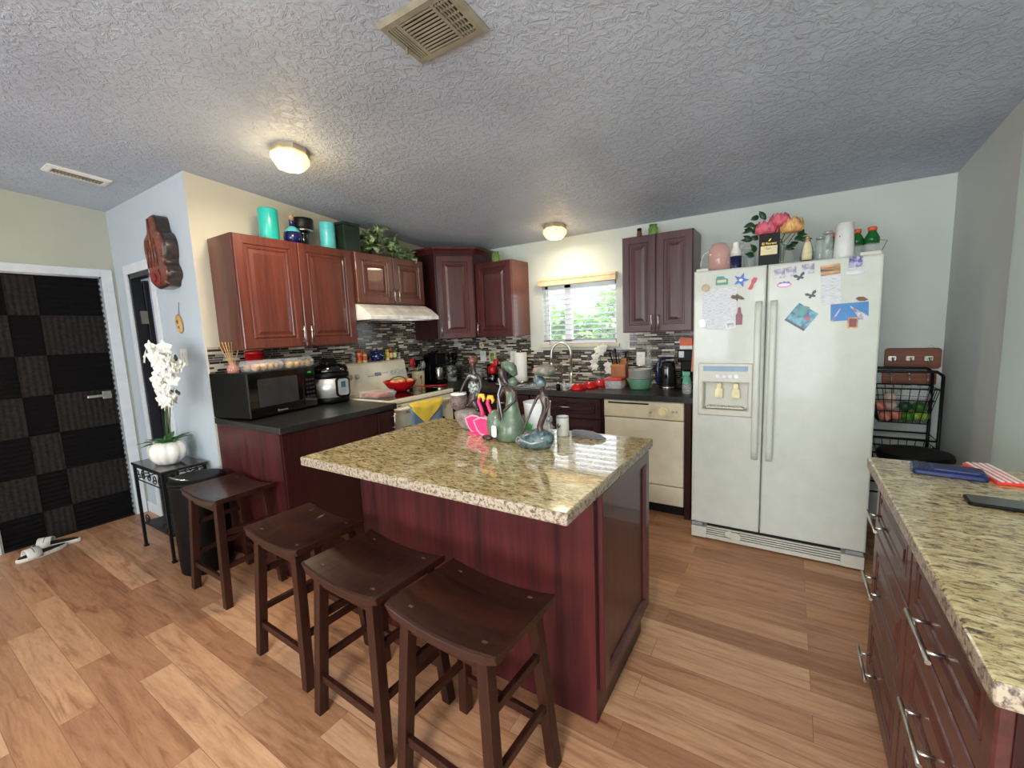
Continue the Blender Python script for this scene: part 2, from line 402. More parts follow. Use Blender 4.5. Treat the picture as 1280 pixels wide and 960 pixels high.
pm('petal_white', (240, 240, 232), 0.6, 0, 0.04); pm('petal_pink', (238, 112, 132), 0.6, 0, 0.22, 30); pm('petal_peach', (238, 186, 122), 0.6, 0, 0.15, 30)
pm('stem_green', (84, 110, 62), 0.5); pm('pot_white', (232, 230, 224), 0.25, 0, 0.03, coat=0.3)
pm('green_glass', (150, 190, 110), 0.08, 0, 0.1, trans=0.6, ior=1.3); pm('bottle_green', (30, 112, 50), 0.15, 0, 0.1, trans=0.3)
pm('orange_cap', (214, 92, 48), 0.4); pm('orange_cloth', (236, 108, 58), 0.85, 0, 0.08, b=0.3, bs=300, sheen=0.3)
pm('yellow_cloth', (236, 202, 50), 0.9, 0, 0.06, b=0.3, bs=300, sheen=0.3); pm('blue_cloth', (104, 132, 160), 0.9, 0, 0.1, b=0.3, bs=300)
pm('grey_cloth', (104, 100, 106), 0.95, 0, 0.08, b=0.4, bs=400, sheen=0.4); pm('yellow', (232, 196, 60), 0.4); pm('green_plastic', (110, 160, 130), 0.35)
pm('mint_clear', (120, 206, 176), 0.2, 0, 0.05, trans=0.4); pm('navy', (22, 34, 78), 0.2, 0, 0.1, coat=0.4); pm('blue_case', (17, 36, 86), 0.35, 0, 0.15)
pm('flamingo_pink', (226, 60, 120), 0.5, 0, 0.05); pm('flamingo_light', (250, 165, 190), 0.5, 0, 0.05); pm('straw_red', (232, 66, 58), 0.35, 0, 0.05)
pm('clear_plastic', (236, 238, 238), 0.12, 0, 0.02, alpha=0.28, spec=0.6)
pm('tea_white', (226, 226, 210), 0.4); pm('gold', (212, 178, 90), 0.35, 0.6); pm('label_cream', (226, 214, 168), 0.6, 0, 0.06, 60)
pm('lamp_glass', (255, 240, 200), 0.3, emis=((255, 208, 120), 2.4)); pm('lamp_base', (190, 176, 156), 0.35, 0.5)
pm('vent_paint', (146, 139, 121), 0.45); pm('vent_dark', (20, 18, 18), 0.8)
pm('slat', (224, 228, 236), 0.5, 0, 0.02); pm('door_dark', (30, 32, 40), 0.4); pm('rubber', (22, 22, 24), 0.7)
pm('slipper_white', (214, 210, 200), 0.6); pm('slipper_dark', (28, 18, 20), 0.8)
pm('lcd', (30, 44, 50), 0.2, emis=((90, 130, 150), 0.25)); pm('panel_blue', (120, 150, 175), 0.3); pm('ivory', (236, 224, 180), 0.4)
pm('silver_grey', (168, 172, 176), 0.35, 0.4); pm('ceramic_white', (236, 234, 226), 0.2, coat=0.3); pm('tomato', (186, 44, 40), 0.35); pm('lime', (74, 122, 44), 0.4); pm('lime_light', (140, 172, 60), 0.4)
pm('apple_pink', (214, 130, 110), 0.4, 0, 0.3, 40); pm('garlic', (216, 190, 170), 0.6)
pm('magnet_red', (190, 30, 44), 0.3); pm('magnet_blue', (30, 90, 190), 0.3); pm('magnet_black', (20, 24, 40), 0.3); pm('magnet_teal', (40, 140, 130), 0.3)
pm('magnet_pink', (232, 120, 200), 0.3); pm('sky_blue', (30, 120, 190), 0.35, 0, 0.06); pm('burgundy', (124, 44, 66), 0.35); pm('tan', (186, 168, 134), 0.5); pm('brown_m', (120, 78, 50), 0.5)
pm('phone_glass', (10, 10, 12), 0.04, coat=0.8); pm('concrete_out', (200, 200, 196), 0.9); pm('skin_tone', (210, 170, 140), 0.6)

# ------------------------------------------------------------------ room shell
CZ = lambda y: 2.28 - 0.088 * y
def struct(mb, name, mat, **k): return tag(mb.build(name, mat, **k), kind='structure')
YR, XR, XE, YH = -6.5, 4.06, -1.43, -2.51
mb = MB(); mb.box(-3.2, YR - .1, -0.06, XR + .1, 0.12, 0); struct(mb, 'floor', 'floor_planks')
mb = MB()
mb.quad8([(-3.2, 0.15, CZ(.15)), (XR + .15, 0.15, CZ(.15)), (XR + .15, YR - .15, CZ(YR - .15)), (-3.2, YR - .15, CZ(YR - .15))],
         [(-3.2, 0.15, 3.0), (XR + .15, 0.15, 3.0), (XR + .15, YR - .15, 3.0), (-3.2, YR - .15, 3.0)])
struct(mb, 'ceiling', 'ceiling_knockdown')
def wall_y(mb, x0, x1, ya, yb, z0=0.0, z1=None):   # wall parallel to x, top under the slope
    t = (lambda y: CZ(y) + .002) if z1 is None else (lambda y: z1)
    mb.quad8([(x0, ya, z0), (x1, ya, z0), (x1, yb, z0), (x0, yb, z0)], [(x0, ya, t(ya)), (x1, ya, t(ya)), (x1, yb, t(yb)), (x0, yb, t(yb))])
WX0, WX1, WZ0, WZ1 = 1.162, 1.909, 1.283, 1.851
mb = MB()
wall_y(mb, -.12, WX0, 0, .12); wall_y(mb, WX1, XR + .12, 0, .12); wall_y(mb, WX0, WX1, 0, .12, 0, WZ0); wall_y(mb, WX0, WX1, 0, .12, WZ1)
struct(mb, 'wall_back', 'wall_paint')
mb = MB(); wall_y(mb, -.12, 0, YH, 0); struct(mb, 'wall_left', 'wall_warm')
DX0, DX1, DZ = -1.14, -0.70, 1.98
mb = MB(); wall_y(mb, XE - .12, DX0, YH, YH + .06); wall_y(mb, DX1, -.12, YH, YH + .06); wall_y(mb, DX0, DX1, YH, YH + .06, DZ)
mb.box(-.125, YH - .002, 0, -.001, YH + .0, CZ(YH))
struct(mb, 'wall_hall', 'wall_cool')
mb = MB(); BY0, BY1, BZ = -3.36, -2.60, 1.985
wall_y(mb, XE - .12, XE, BY1, YH, 0); wall_y(mb, XE - .12, XE, YR, BY0); wall_y(mb, XE - .12, XE, BY0, BY1, BZ)
struct(mb, 'wall_entry', 'wall_entry_paint')
mb = MB(); wall_y(mb, XR, XR + .12, -.97, 0); struct(mb, 'wall_right', 'wall_grey')
mb = MB(); wall_y(mb, XR - .02, XR + .12, YR, -.97); struct(mb, 'wall_right_painted', 'wall_mint').name = 'wall_right_front'
# rear wall with three openings, the outer two added to let in light
mb = MB(); G = [(-.9, .1, 0.9, 2.0), (1.62, 2.32, 0.75, 1.9), (2.62, 3.86, .05, 2.15)]; e_ = XE - .12
for a, b, c, d in G: wall_y(mb, e_, a, YR - .12, YR); wall_y(mb, a, b, YR - .12, YR, 0, c); wall_y(mb, a, b, YR - .12, YR, d); e_ = b
wall_y(mb, e_, XR + .12, YR - .12, YR)
struct(mb, 'wall_rear', 'wall_paint')
# room beyond the hall door
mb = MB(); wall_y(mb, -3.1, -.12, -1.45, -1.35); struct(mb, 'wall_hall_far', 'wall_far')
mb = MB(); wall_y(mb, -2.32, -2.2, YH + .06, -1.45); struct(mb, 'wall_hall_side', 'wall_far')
mb = MB(); mb.box(-2.2, YH + .06, 1.30, -2.185, -1.46, 1.33); struct(mb, 'trim_1', 'black_metal')
# skirting at door wall corner
mb = MB(); mb.box(-.685, YH - .012, 0, -.0, YH, .09); mb.box(XE, YH - .012, 0, DX0 - .05, YH, .09); struct(mb, 'baseboard_hall', 'trim_white', bevel=.003)
mb = MB(); mb.box(XR - .012, -.97, 0, XR, 0, .09); struct(mb, 'baseboard_right', 'trim_white', bevel=.003)
# casing of the hall door
mb = MB(); mb.box(DX1, YH - .014, 0, DX1 + .075, YH, DZ + .0); mb.box(DX0 - .06, YH - .014, 0, DX0, YH, DZ); mb.box(DX0 - .06, YH - .014, DZ, DX1 + .075, YH, DZ + .07)
struct(mb, 'trim_2', 'trim_white', bevel=.003)
mb = MB(); mb.box(XE, BY1, 0, XE + .014, BY1 + .07, BZ + .06); mb.box(XE, BY0 - .07, 0, XE + .014, BY0, BZ + .06); mb.box(XE, BY0, BZ, XE + .014, BY1, BZ + .06)
struct(mb, 'trim_3', 'trim_white', bevel=.003)
# door_1: textured checker door in a thin metal frame
d1 = thing('door_1', (XE, BY0, 0), None, None); d1['kind'] = 'structure'
mb = MB()
us = [BY0 + .012, -3.19, -3.055, -2.612][:]; us = [BY0 + .012, -3.13, -2.97, -2.62]
zs = [0.01, 0.225, 0.51, 0.80, 1.09, 1.385, 1.68, 1.965]
for i in range(3):
    for j in range(7):
        k = (i + j) % 2
        mb.box(XE - .05, us[i] + .001, zs[j] + .001, XE - .008 + (.006 if k else 0), us[i + 1] - .001, zs[j + 1] - .001, k)
mb.box(XE - .052, us[0], zs[0], XE - .02, us[-1], zs[-1], 0)
mb.build('door_panel', ['door_black', 'door_grey'], d1)
mb = MB(); mb.box(XE - .04, BY1 - .012, 0, XE + .004, BY1, BZ); mb.box(XE - .04, BY0, 0, XE + .004, BY0 + .012, BZ); mb.box(XE - .04, BY0, BZ - .012, XE + .004, BY1, BZ)
for i in range(46): mb.box(XE - .004, BY1 - .02, .03 + i * .042, XE + .002, BY1 - .012, .05 + i * .042)
mb.build('door_frame', 'silver_grey', d1)
mb = MB(); mb.box(XE - .11, BY0 + .012, 0, XE + .002, BY1 - .012, .011); mb.box(XE - .11, BY0 + .001, 0, XE - .05, BY1 - .001, BZ - .001); mb.build('door_light_seal', 'black_metal', d1)  # black strip and backing sheet added to block outside light around the door
mb = MB(); mb.box(XE - .002, -2.70, 1.015, XE + .008, -2.645, 1.075); mb.cyl((XE, -2.665, 1.045), (XE + .05, -2.665, 1.045), .011); mb.box(XE + .04, -2.80, 1.035, XE + .055, -2.655, 1.055)
mb.build('door_handle', 'nickel', d1, bevel=.003)
# door_2: dark frame and the leaf standing open into the next room
d2 = thing('door_2', (DX0, YH, 0), None, None); d2['kind'] = 'structure'
mb = MB(); mb.box(DX0, YH - .002, 0, DX0 + .03, YH + .065, DZ); mb.box(DX0, YH - .002, DZ - .035, DX1, YH + .065, DZ)
mb.build('door_frame', 'door_dark', d2)
mb = MB(); mb.box(DX0 - .70, YH + .075, 0.01, DX0 + .03, YH + .112, DZ - .04); mb.build('door_panel', 'door_dark', d2, bevel=.003)
mb = MB(); mb.box(DX0 + .028, YH + .03, 1.60, DX0 + .04, YH + .075, 1.70); mb.build('door_hinge', 'nickel', d2)
# window_1
w1 = thing('window_1', (WX0, 0, WZ0), None, None); w1['kind'] = 'structure'
mb = MB(); fy0, fy1 = .06, .10
for b in ((WX0, WX0 + .035, WZ0, WZ1), (WX1 - .035, WX1, WZ0, WZ1), (WX0, WX1, WZ0, WZ0 + .04), (WX0, WX1, WZ1 - .035, WZ1), (1.37, 1.44, WZ0, WZ1)): mb.box(b[0], fy0, b[2], b[1], fy1, b[3])
mb.build('window_frame', 'white_plastic', w1, bevel=.003)
mb = MB(); mb.box(WX0 + .03, .078, WZ0 + .035, 1.375, .082, WZ1 - .03); mb.box(1.435, .078, WZ0 + .035, WX1 - .03, .082, WZ1 - .03)
gm = pm('pane', (245, 250, 250), 0.02, 0, 0.0, alpha=0.12); mb.build('window_pane', 'pane', w1)
mb = MB(); mb.box(WX0 - .03, -.03, WZ0 - .035, WX1 + .03, .06, WZ0 - .002); mb.build('window_sill', 'wall_warm', w1, bevel=.004)
# blind
bl = thing('window_blind', (1.53, -.02, 1.30), 'cream horizontal slat blind lowered over the kitchen window above the sink', 'blind')
mb = MB(); mb.box(WX0 - .02, -.06, WZ1 - .01, WX1 + .015, -.005, WZ1 + .05); mb.box(WX0 - .025, -.066, WZ1 + .035, WX1 + .02, -.003, WZ1 + .06); mb.build('headrail', pm('valance', (232, 208, 170), .5), bl, bevel=.004)
mb = MB()
for i in range(11):
    z = WZ1 - .045 - i * .0485
    mb.add([(WX0 + .006, -.002, z + .006), (WX1 - .006, -.002, z + .006), (WX1 - .006, .046, z - .004), (WX0 + .006, .046, z - .004),
            (WX0 + .006, -.002, z + .003), (WX1 - .006, -.002, z + .003), (WX1 - .006, .046, z - .007), (WX0 + .006, .046, z - .007)],
           [(0, 1, 2, 3), (7, 6, 5, 4), (0, 4, 5, 1), (1, 5, 6, 2), (2, 6, 7, 3), (3, 7, 4, 0)])
mb.build('slats', 'slat', bl)
mb = MB()
for x in (WX0 + .10, 1.53, WX1 - .12): mb.cyl((x, .003, WZ0 + .02), (x, .003, WZ1), .0012, n=6)
mb.build('ladder_cord', 'slat', bl)
mb = MB(); mb.cyl((WX0 + .085, -.03, WZ0 - .01), (WX0 + .075, -.03, WZ1 - .01), .003, n=6); mb.build('tilt_wand', 'silver_grey', bl)
mb = MB(); mb.box(WX0 + .006, -.002, WZ0 + .004, WX1 - .006, .045, WZ0 + .022); mb.build('bottom_rail', 'slat', bl)

# backsplash
mb = MB(); mb.box(0, -.008, .90, 1.005, -.0005, 1.40); mb.box(1.005, -.008, .90, 2.03, -.0005, 1.222); mb.box(2.03, -.008, .90, 2.68, -.0005, 1.40); mb.box(1.0, -.011, 1.222, 1.012, -.0005, 1.40)
struct(mb, 'trim_4', 'mosaic_x')
mb = MB(); mb.box(.0005, YH + .01, .90, .008, 0, 1.40); mb.box(.0005, -1.57, 1.40, .008, -.6, 1.70); struct(mb, 'trim_5', 'mosaic_y')

# outside
mb = MB(); mb.box(-6, .13, -.2, 10, 14, -.1); struct(mb, 'ground_outside', 'concrete_out').name = 'floor_outside'
mb = MB(); rr = random.Random(3)
for i in range(5200):
    x = rr.uniform(-5.5, 3.4); h = 1.9 + .22 * sin(x * 2.1) + .12 * sin(x * 5.3); z = h * sqrt(rr.random()); y = 4.6 + rr.gauss(0, .28) - .25 * sin(x * 3)
    d = V((rr.uniform(-1, 1), rr.uniform(-1.2, .3), rr.uniform(-.4, .8)))
    mb.leaf((x, y, z - .05), d, (0, 0, 1), rr.uniform(.16, .28), rr.uniform(.09, .15))
mb.box(-5.5, 4.95, -.1, 3.4, 5.05, 1.7)
tag(mb.build('hedge', 'hedge_leaf', fix=False), 'bright green hedge of shrubs growing outside the kitchen window', 'hedge')

# ------------------------------------------------------------------ cabinetry
def raised(mb, F, u0, u1, v0, v1, t=.02, style=1):
    i = lambda d, w: (u0 + d, u1 - d, v0 + d, v1 - d, w)
    m = min(u1 - u0, v1 - v0)
    s = min(.055, m * .2)
    L = [i(0, 0), i(0, t - .004), i(.004, t), i(s, t), i(s + .004, t - .006), i(s + .012, t - .006), i(s + .016, t - .001), i(s + .024, t - .001), i(s + .028, t - .005), i(s + .034, t - .005), i(min(s + .055, m * .42), t + .001)]
    mb.panel(F, L)
def bar_handle(F, u, v, length, vertical, parent, mat='nickel', off=.032, r=.0055):
    mb = MB(); h = length / 2; T = lambda a, b, c: F @ V((a, b, c))
    if vertical: A, B, P = (u, v - h), (u, v + h), [(u, v - h * .62), (u, v + h * .62)]
    else: A, B, P = (u - h, v), (u + h, v), [(u - h * .62, v), (u + h * .62, v)]
    mb.cyl(T(A[0], A[1], off + .02), T(B[0], B[1], off + .02), r, n=10)
    for p in P: mb.cyl(T(p[0], p[1], .018), T(p[0], p[1], off + .02), r * .8, n=8)
    return mb.build('handle', mat, parent)
def door(F, u0, u1, v0, v1, parent, mat, hu=None, hv=None, hl=.13, vert=True, name='door'):
    mb = MB(); raised(mb, F, u0, u1, v0, v1); o = mb.build(name, mat, parent)
    if hu is not None: bar_handle(F, hu, hv, hl, vert, o)
    return o
FL = lambda x: frame((x, 0, 0), (0, 1, 0), (0, 0, 1), (1, 0, 0))     # faces +x, u = y
FB = lambda y: frame((0, y, 0), (1, 0, 0), (0, 0, 1), (0, -1, 0))    # faces -y, u = x

ZT, ZB, UX = 2.1, 1.375, .31
c = thing('wall_cabinet', (0, -1.99, ZB), 'reddish-brown double wall cabinet on the left wall, above the microwave', 'cabinet')
mb = MB(); mb.box(.0095, -2.425, ZB, UX, -1.56, ZT); mb.build('body', 'cherry', c, bevel=.002)
door(FL(UX), -2.42, -2.008, ZB + .004, ZT - .004, c, 'cherry', -2.03, 1.455); door(FL(UX), -2.002, -1.565, ZB + .004, ZT - .004, c, 'cherry', -1.975, 1.455)
c = thing('wall_cabinet', (0, -1.16, 1.69), 'short reddish-brown double wall cabinet right above the white range hood', 'cabinet')
mb = MB(); mb.box(.0095, -1.553, 1.69, UX, -.775, ZT); mb.build('body', 'cherry', c, bevel=.002)
door(FL(UX), -1.53, -1.15, 1.70, ZT - .004, c, 'cherry', -1.172, 1.775, .11); door(FL(UX), -1.144, -.78, 1.70, ZT - .004, c, 'cherry', -1.118, 1.775, .11)
# corner cabinet, taller with crown
c = thing('corner_cabinet', (.2, -.2, 1.37), 'tall diagonal corner wall cabinet with a crown moulding', 'cabinet')
P = [(.0095, -.0095), (.0095, -.61), (.32, -.61), (.59, -.34), (.59, -.0095)]
zt2 = 2.2
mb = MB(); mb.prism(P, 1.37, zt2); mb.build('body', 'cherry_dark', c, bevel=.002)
s2 = sqrt(.5); FD = frame((.32, -.61, 0), (s2, s2, 0), (0, 0, 1), (s2, -s2, 0)); dl = .27 / s2
door(FD, .012, dl - .012, 1.375, zt2 - .03, c, 'cherry_back', .035, 1.46)
mb = MB()
def off(P, d):  # outline pushed out on the free sides
    return [(P[0][0], P[0][1]), (P[1][0], P[1][1] - d), (P[2][0] + d * .41, P[2][1] - d), (P[3][0] + d, P[3][1] - d * .41), (P[4][0] + d, P[4][1])]
mb.loops([[(x, y, z) for x, y in off(P, d)] for d, z in ((.002, zt2 - .005), (.006, zt2 + .0), (.012, zt2 + .012), (.03, zt2 + .03), (.036, zt2 + .034), (.036, zt2 + .05))], True, True, False)
mb.build('crown_moulding', 'cherry_back', c)
c = thing('wall_cabinet', (.8, 0, ZB), 'dark red single-door wall cabinet left of the window', 'cabinet')
mb = MB(); mb.box(.5925, -.315, ZB, 1.016, -.0095, 2.095); mb.build('body', 'cherry', c, bevel=.002)
door(FB(-.315), .597, 1.012, ZB + .004, 2.091, c, 'cherry_back', .625, 1.455)
c = thing('wall_cabinet', (2.34, 0, ZB), 'dark plum double wall cabinet between the window and the refrigerator', 'cabinet')
mb = MB(); mb.box(2.074, -.32, ZB, 2.61, -.0095, 2.125); mb.build('body', 'cherry_back', c, bevel=.002)
wood('plum', (58, 28, 34), (88, 50, 56), 'z', 0.33, .3)
door(FB(-.32), 2.078, 2.338, ZB + .004, 2.121, c, 'plum', 2.316, 1.45, .12); door(FB(-.32), 2.346, 2.606, ZB + .004, 2.121, c, 'plum', 2.368, 1.45, .12)

# range hood
h = thing('range_hood', (.0, -1.16, 1.56), 'white under-cabinet range hood above the stove', 'range hood')
mb = MB(); y0, y1 = -1.552, -.776
pr = [(.0095, 1.56), (.49, 1.56), (.49, 1.59), (.40, 1.655), (.33, 1.688), (.0095, 1.688)]
mb.loops([[(x, y0, z) for x, z in pr], [(x, y1, z) for x, z in pr]], True, True, False); mb.build('shell', 'ceramic_white', h, bevel=.004)
mb = MB(); mb.box(.06, y0 + .04, 1.553, .44, y1 - .04, 1.562); mb.build('filter', 'steel', h)
mb = MB(); mb.box(.49, -1.22, 1.567, .494, -1.10, 1.583); mb.build('control_strip', 'fridge_trim', h)

# left base run
LZ = .93
b = thing('base_cabinet', (.38, -2.06, 0), 'mahogany base cabinet end beside the first stool, under the microwave counter', 'cabinet')
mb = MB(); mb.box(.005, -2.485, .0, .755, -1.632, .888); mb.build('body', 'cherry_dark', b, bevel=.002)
mb = MB(); mb.box(.003, -2.5, .0, .76, -2.485, .888); mb.build('end_panel', 'cherry_panel', b, bevel=.001)
mb = MB(); mb.box(.755, -2.49, .02, .768, -1.80, .886); mb.build('front_panel', 'cherry_dark', b, bevel=.002)
mb = MB(); mb.box(.755, -1.795, .10, .775, -1.64, .882); dd = mb.build('door', 'cherry_dark', b, bevel=.003); bar_handle(FL(.755), -1.672, .80, .13, True, dd)
mb = MB(); mb.box(.0, YH + .001, .89, .79, -1.627, LZ); tag(mb.build('worktop', 'black_laminate', loc=(.4, -2.0, .89), bevel=.004, seg=3), 'black laminate worktop carrying the microwave and pressure cooker', 'countertop')
# back base run, L shaped
b = thing('base_cabinet', (1.0, -.3, 0), 'dark mahogany base cabinet run under the sink', 'cabinet')
mb = MB(); mb.box(.01, -.865, .10, .62, -.60, .873); mb.box(.01, -.60, .10, 2.0, -.01, .70); mb.box(.62, -.60, .70, 2.0, -.575, .873); mb.box(.01, -.54, 0, 2.0, -.01, .10); mb.box(.01, -.85, 0, .56, -.54, .1)
mb.build('body', 'cherry_dark', b, bevel=.002)
for x0, x1 in ((.72, 1.33), (1.345, 1.985)):
    door(FB(-.60), x0, x1, .70, .865, b, 'cherry_dark', (x0 + x1) / 2 - .0, .79, .14, False, 'drawer')
    xm = (x0 + x1) / 2
    door(FB(-.60), x0, xm - .003, .115, .69, b, 'cherry_dark', xm - .03, .6); door(FB(-.60), xm + .003, x1, .115, .69, b, 'cherry_dark', xm + .03, .6)
mb = MB(); mb.box(2.616, -.61, 0, 2.655, -.01, .873); mb.build('side_panel', 'cherry_dark', b)
SX0, SX1, SY0, SY1 = 1.12, 1.66, -.545, -.115
mb = MB()
for q in ((.0095, -.872, .66, -.64), (.0095, -.64, SX0, -.0095), (SX1, -.64, 2.68, -.0095), (SX0, -.64, SX1, SY0), (SX0, SY1, SX1, -.0095)): mb.box(q[0], q[1], .875, q[2], q[3], .915)
tag(mb.build('worktop', 'black_laminate', loc=(1.5, -.3, .875)), 'long black laminate worktop along the back wall around the sink', 'countertop')
s = thing('kitchen_sink', (1.47, -.33, .73), 'stainless steel drop-in sink below the window', 'sink')
mb = MB(); zt = .9165
mb.panel(frame((0, 0, 0), (1, 0, 0), (0, 1, 0), (0, 0, 1)), [(SX0 - .015, SX1 + .015, SY0 - .015, SY1 + .015, zt), (SX0 - .012, SX1 + .012, SY0 - .012, SY1 + .012, zt + .005), (SX0 + .012, SX1 - .012, SY0 + .012, SY1 - .05, zt + .003), (SX0 + .016, SX1 - .016, SY0 + .016, SY1 - .054, zt - .01), (SX0 + .03, SX1 - .03, SY0 + .03, SY1 - .065, .74)], back=False)
mb.build('basin', 'steel', s)
mb = MB(); mb.box(1.392, SY0 + .018, .75, 1.408, SY1 - .056, .912); mb.build('divider', 'steel', s)
f = thing('faucet', (1.43, -.14, .92), 'tall brushed gooseneck faucet arching in front of the window', 'faucet')
mb = MB(); mb.lathe((1.515, -.135, .922), [(.028, 0), (.028, .012), (.018, .02), (.016, .09)], 18); mb.build('base', 'nickel', f)
mb = MB(); pts = [(1.515, -.135, .98), (1.515, -.135, 1.2)] + [(1.515 - .085 + .085 * cos(a), -.135 - .03 * (1 - cos(a)), 1.2 + .10 * sin(a)) for a in [pi * i / 14 for i in range(1, 15)]] + [(1.343, -.196, 1.17), (1.340, -.197, 1.10)]
mb.tube(pts, .0125, 12); mb.build('spout', 'nickel', f)
mb = MB(); mb.cyl((1.34, -.197, 1.11), (1.338, -.198, 1.02), .017, .019); mb.build('spray_head', 'nickel', f)
mb = MB(); mb.tube([(1.53, -.135, .985), (1.56, -.14, .99), (1.60, -.15, 1.03)], .006, 8); mb.build('lever', 'nickel', f)
# dishwasher
d = thing('dishwasher', (2.31, -.3, 0), 'cream dishwasher with a dial, between the sink cabinet and the refrigerator', 'dishwasher')
mb = MB(); mb.box(2.008, -.57, .10, 2.612, -.02, .872); mb.box(2.008, -.55, .0, 2.612, -.05, .10); mb.build('body', 'black_plastic', d)
F = FB(-.57); i = lambda a, b, cc, dd, dpt, t: [(a, b, cc, dd, 0), (a, b, cc, dd, t - dpt), (a + dpt, b - dpt, cc + dpt, dd - dpt, t)]
mb = MB(); mb.panel(F, i(2.012, 2.608, .735, .868, .006, .045)); mb.box(2.05, -.622, .842, 2.36, -.613, .852, 1)
cp = mb.build('control_panel', ['cream_plastic', 'vent_dark'], d)
mb = MB(); mb.box(2.36, -.6165, .752, 2.585, -.6145, .838); mb.build('dial_plate', pm('plate', (214, 200, 168), .35), cp)
mb = MB(); X = FB(-.6165); mb.prism(circ(.034, 24, 2.465, .795), 0, .006, X); mb.prism(circ(.024, 24, 2.465, .795), .006, .022, X); mb.box(2.461, -.641, .773, 2.469, -.637, .817); mb.build('dial', 'ivory', cp, bevel=.001)
mb = MB()
for q in (2.375, 2.535, 2.56): mb.prism(circ(.008, 12, q, .785 if q < 2.4 else .80), 0, .004, X)
mb.build('buttons', 'silver_grey', cp)
mb = MB(); mb.panel(F, i(2.012, 2.608, .235, .728, .006, .038)); mb.build('door', 'cream_enamel', d)
mb = MB(); mb.panel(F, i(2.012, 2.608, .085, .228, .004, .032)); mb.build('lower_panel', 'cream_enamel', d)
mb = MB(); mb.box(2.03, -.552, .005, 2.59, -.54, .083); mb.build('toe_kick', 'vent_dark', d)

# kitchen island
IX0, IX1, IY0, IY1 = 1.4215, 2.7158, -2.774, -1.859
s = thing('kitchen_island', (2.07, -2.2, 0), 'mahogany kitchen island base that the stools face', 'island')
BX0, BX1, BY0_, BY1_ = 1.462, 2.683, -2.488, -1.875
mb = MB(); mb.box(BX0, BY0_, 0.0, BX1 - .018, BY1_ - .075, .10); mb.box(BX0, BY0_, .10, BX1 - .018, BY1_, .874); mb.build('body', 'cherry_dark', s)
mb = MB(); mb.box(BX0 - .002, BY0_ - .014, .004, BX1, BY0_, .874); mb.build('back_panel', 'cherry_panel', s, bevel=.001)
# side panel towards the refrigerator: framed, rear bottom corner cut for the toe kick
mb = MB(); F = FL(BX1 - .018)
mb.prism([(BY0_, .004), (BY1_ - .075, .004), (BY1_ - .075, .10), (BY1_, .10), (BY1_, .874), (BY0_, .874)], 0, .018, F); mb.build('side_panel', 'cherry_dark', s, bevel=.001)
mb = MB(); i4 = lambda d_, w: (BY0_ + .02 + d_, BY1_ - .005 - d_, .11 + d_, .868 - d_, w)
mb.panel(FL(BX1), [i4(0, 0), i4(0, .016), i4(.004, .02), i4(.05, .02), i4(.056, .006), i4(.075, .006)]); mb.build('side_door', 'cherry_back', s)
for a, b_ in ((BX0 + .005, BX0 + .60), (BX0 + .61, BX1 - .02)):
    mb = MB(); F = frame((0, BY1_, 0), (-1, 0, 0), (0, 0, 1), (0, 1, 0)); raised(mb, F, -b_, -a, .115, .868); o = mb.build('door', 'cherry_dark', s); bar_handle(F, -b_ + .04, .78, .13, True, o)
mb = MB(); mb.slab(IX0, IY0, .876, IX1, IY1, .916)
tag(mb.build('worktop', ['granite', 'granite_edge'], loc=(2.07, -2.3, .876), bevel=.007, seg=3), 'polished speckled beige granite top of the central island', 'countertop')
# right cabinet
RX0 = 3.482
s = thing('base_cabinet', (3.75, -2.4, 0), 'dark plum drawer cabinet in the right foreground', 'cabinet')
mb = MB(); mb.box(3.532, -2.93, .09, 4.035, -1.85, .874); mb.box(3.58, -2.9, 0, 4.035, -1.87, .09); mb.build('body', 'cherry_dark', s, bevel=.002)
F = frame((3.532, 0, 0), (0, -1, 0), (0, 0, 1), (-1, 0, 0))
for (u0, u1, hu) in ((1.855, 2.375, 1.98), (2.385, 2.925, 2.66)):
    for v0, v1, hv in ((.665, .868, .735), (.385, .655, .50), (.105, .375, .20)):
        door(F, u0, u1, v0, v1, s, 'cherry_brown', hu if u0 < 2 else 2.62, hv if u0 < 2 else hv + .0, .19, False, 'drawer')
mb = MB(); mb.slab(RX0, -3.002, .876, 4.038, -1.808, .916)
tag(mb.build('worktop', ['granite', 'granite_edge'], loc=(3.76, -2.4, .876), bevel=.007, seg=3), 'speckled granite worktop in the right foreground carrying the phone', 'countertop')

# ------------------------------------------------------------------ range
r = thing('range', (.36, -1.245, 0), 'cream freestanding electric stove with a black glass cooktop', 'stove')
RY0, RY1 = -1.622, -.877
mb = MB(); mb.box(.02, RY0, .02, .655, RY1, .905); mb.build('body', 'cream_enamel', r, bevel=.004)
mb = MB(); mb.box(.02, RY0 - .003, .905, .70, RY1 + .003, .937); mb.build('cooktop_frame', 'cream_enamel', r, bevel=.006, seg=3)
mb = MB(); mb.box(.10, RY0 + .03, .936, .665, RY1 - .03, .940); cg = mb.build('cooktop_glass', 'black_gloss', r)
mb = MB()
for x, y, q in ((.22, -1.43, .075), (.22, -1.07, .095), (.50, -1.43, .10), (.50, -1.07, .075)): mb.prism(circ(q, 28), 0, .0004, Matrix.Translation((x, y, .940)))
mb.build('burner', pm('burner_ring', (60, 20, 22), .15), cg)
mb = MB(); pr = [(.02, .937), (.13, .937), (.125, .96), (.085, 1.185), (.07, 1.20), (.02, 1.20)]
mb.loops([[(x, RY0 + .03 + .0, z) for x, z in pr], [(x, RY1 + .02, z) for x, z in pr]], True, True, False)
bg = mb.build('backguard', 'cream_enamel', r, bevel=.006, seg=3)
tl = math.atan2(.04, .225); FG = frame((.1265, 0, .955), (0, 1, 0), (-sin(tl), 0, cos(tl)), (cos(tl), 0, sin(tl)))
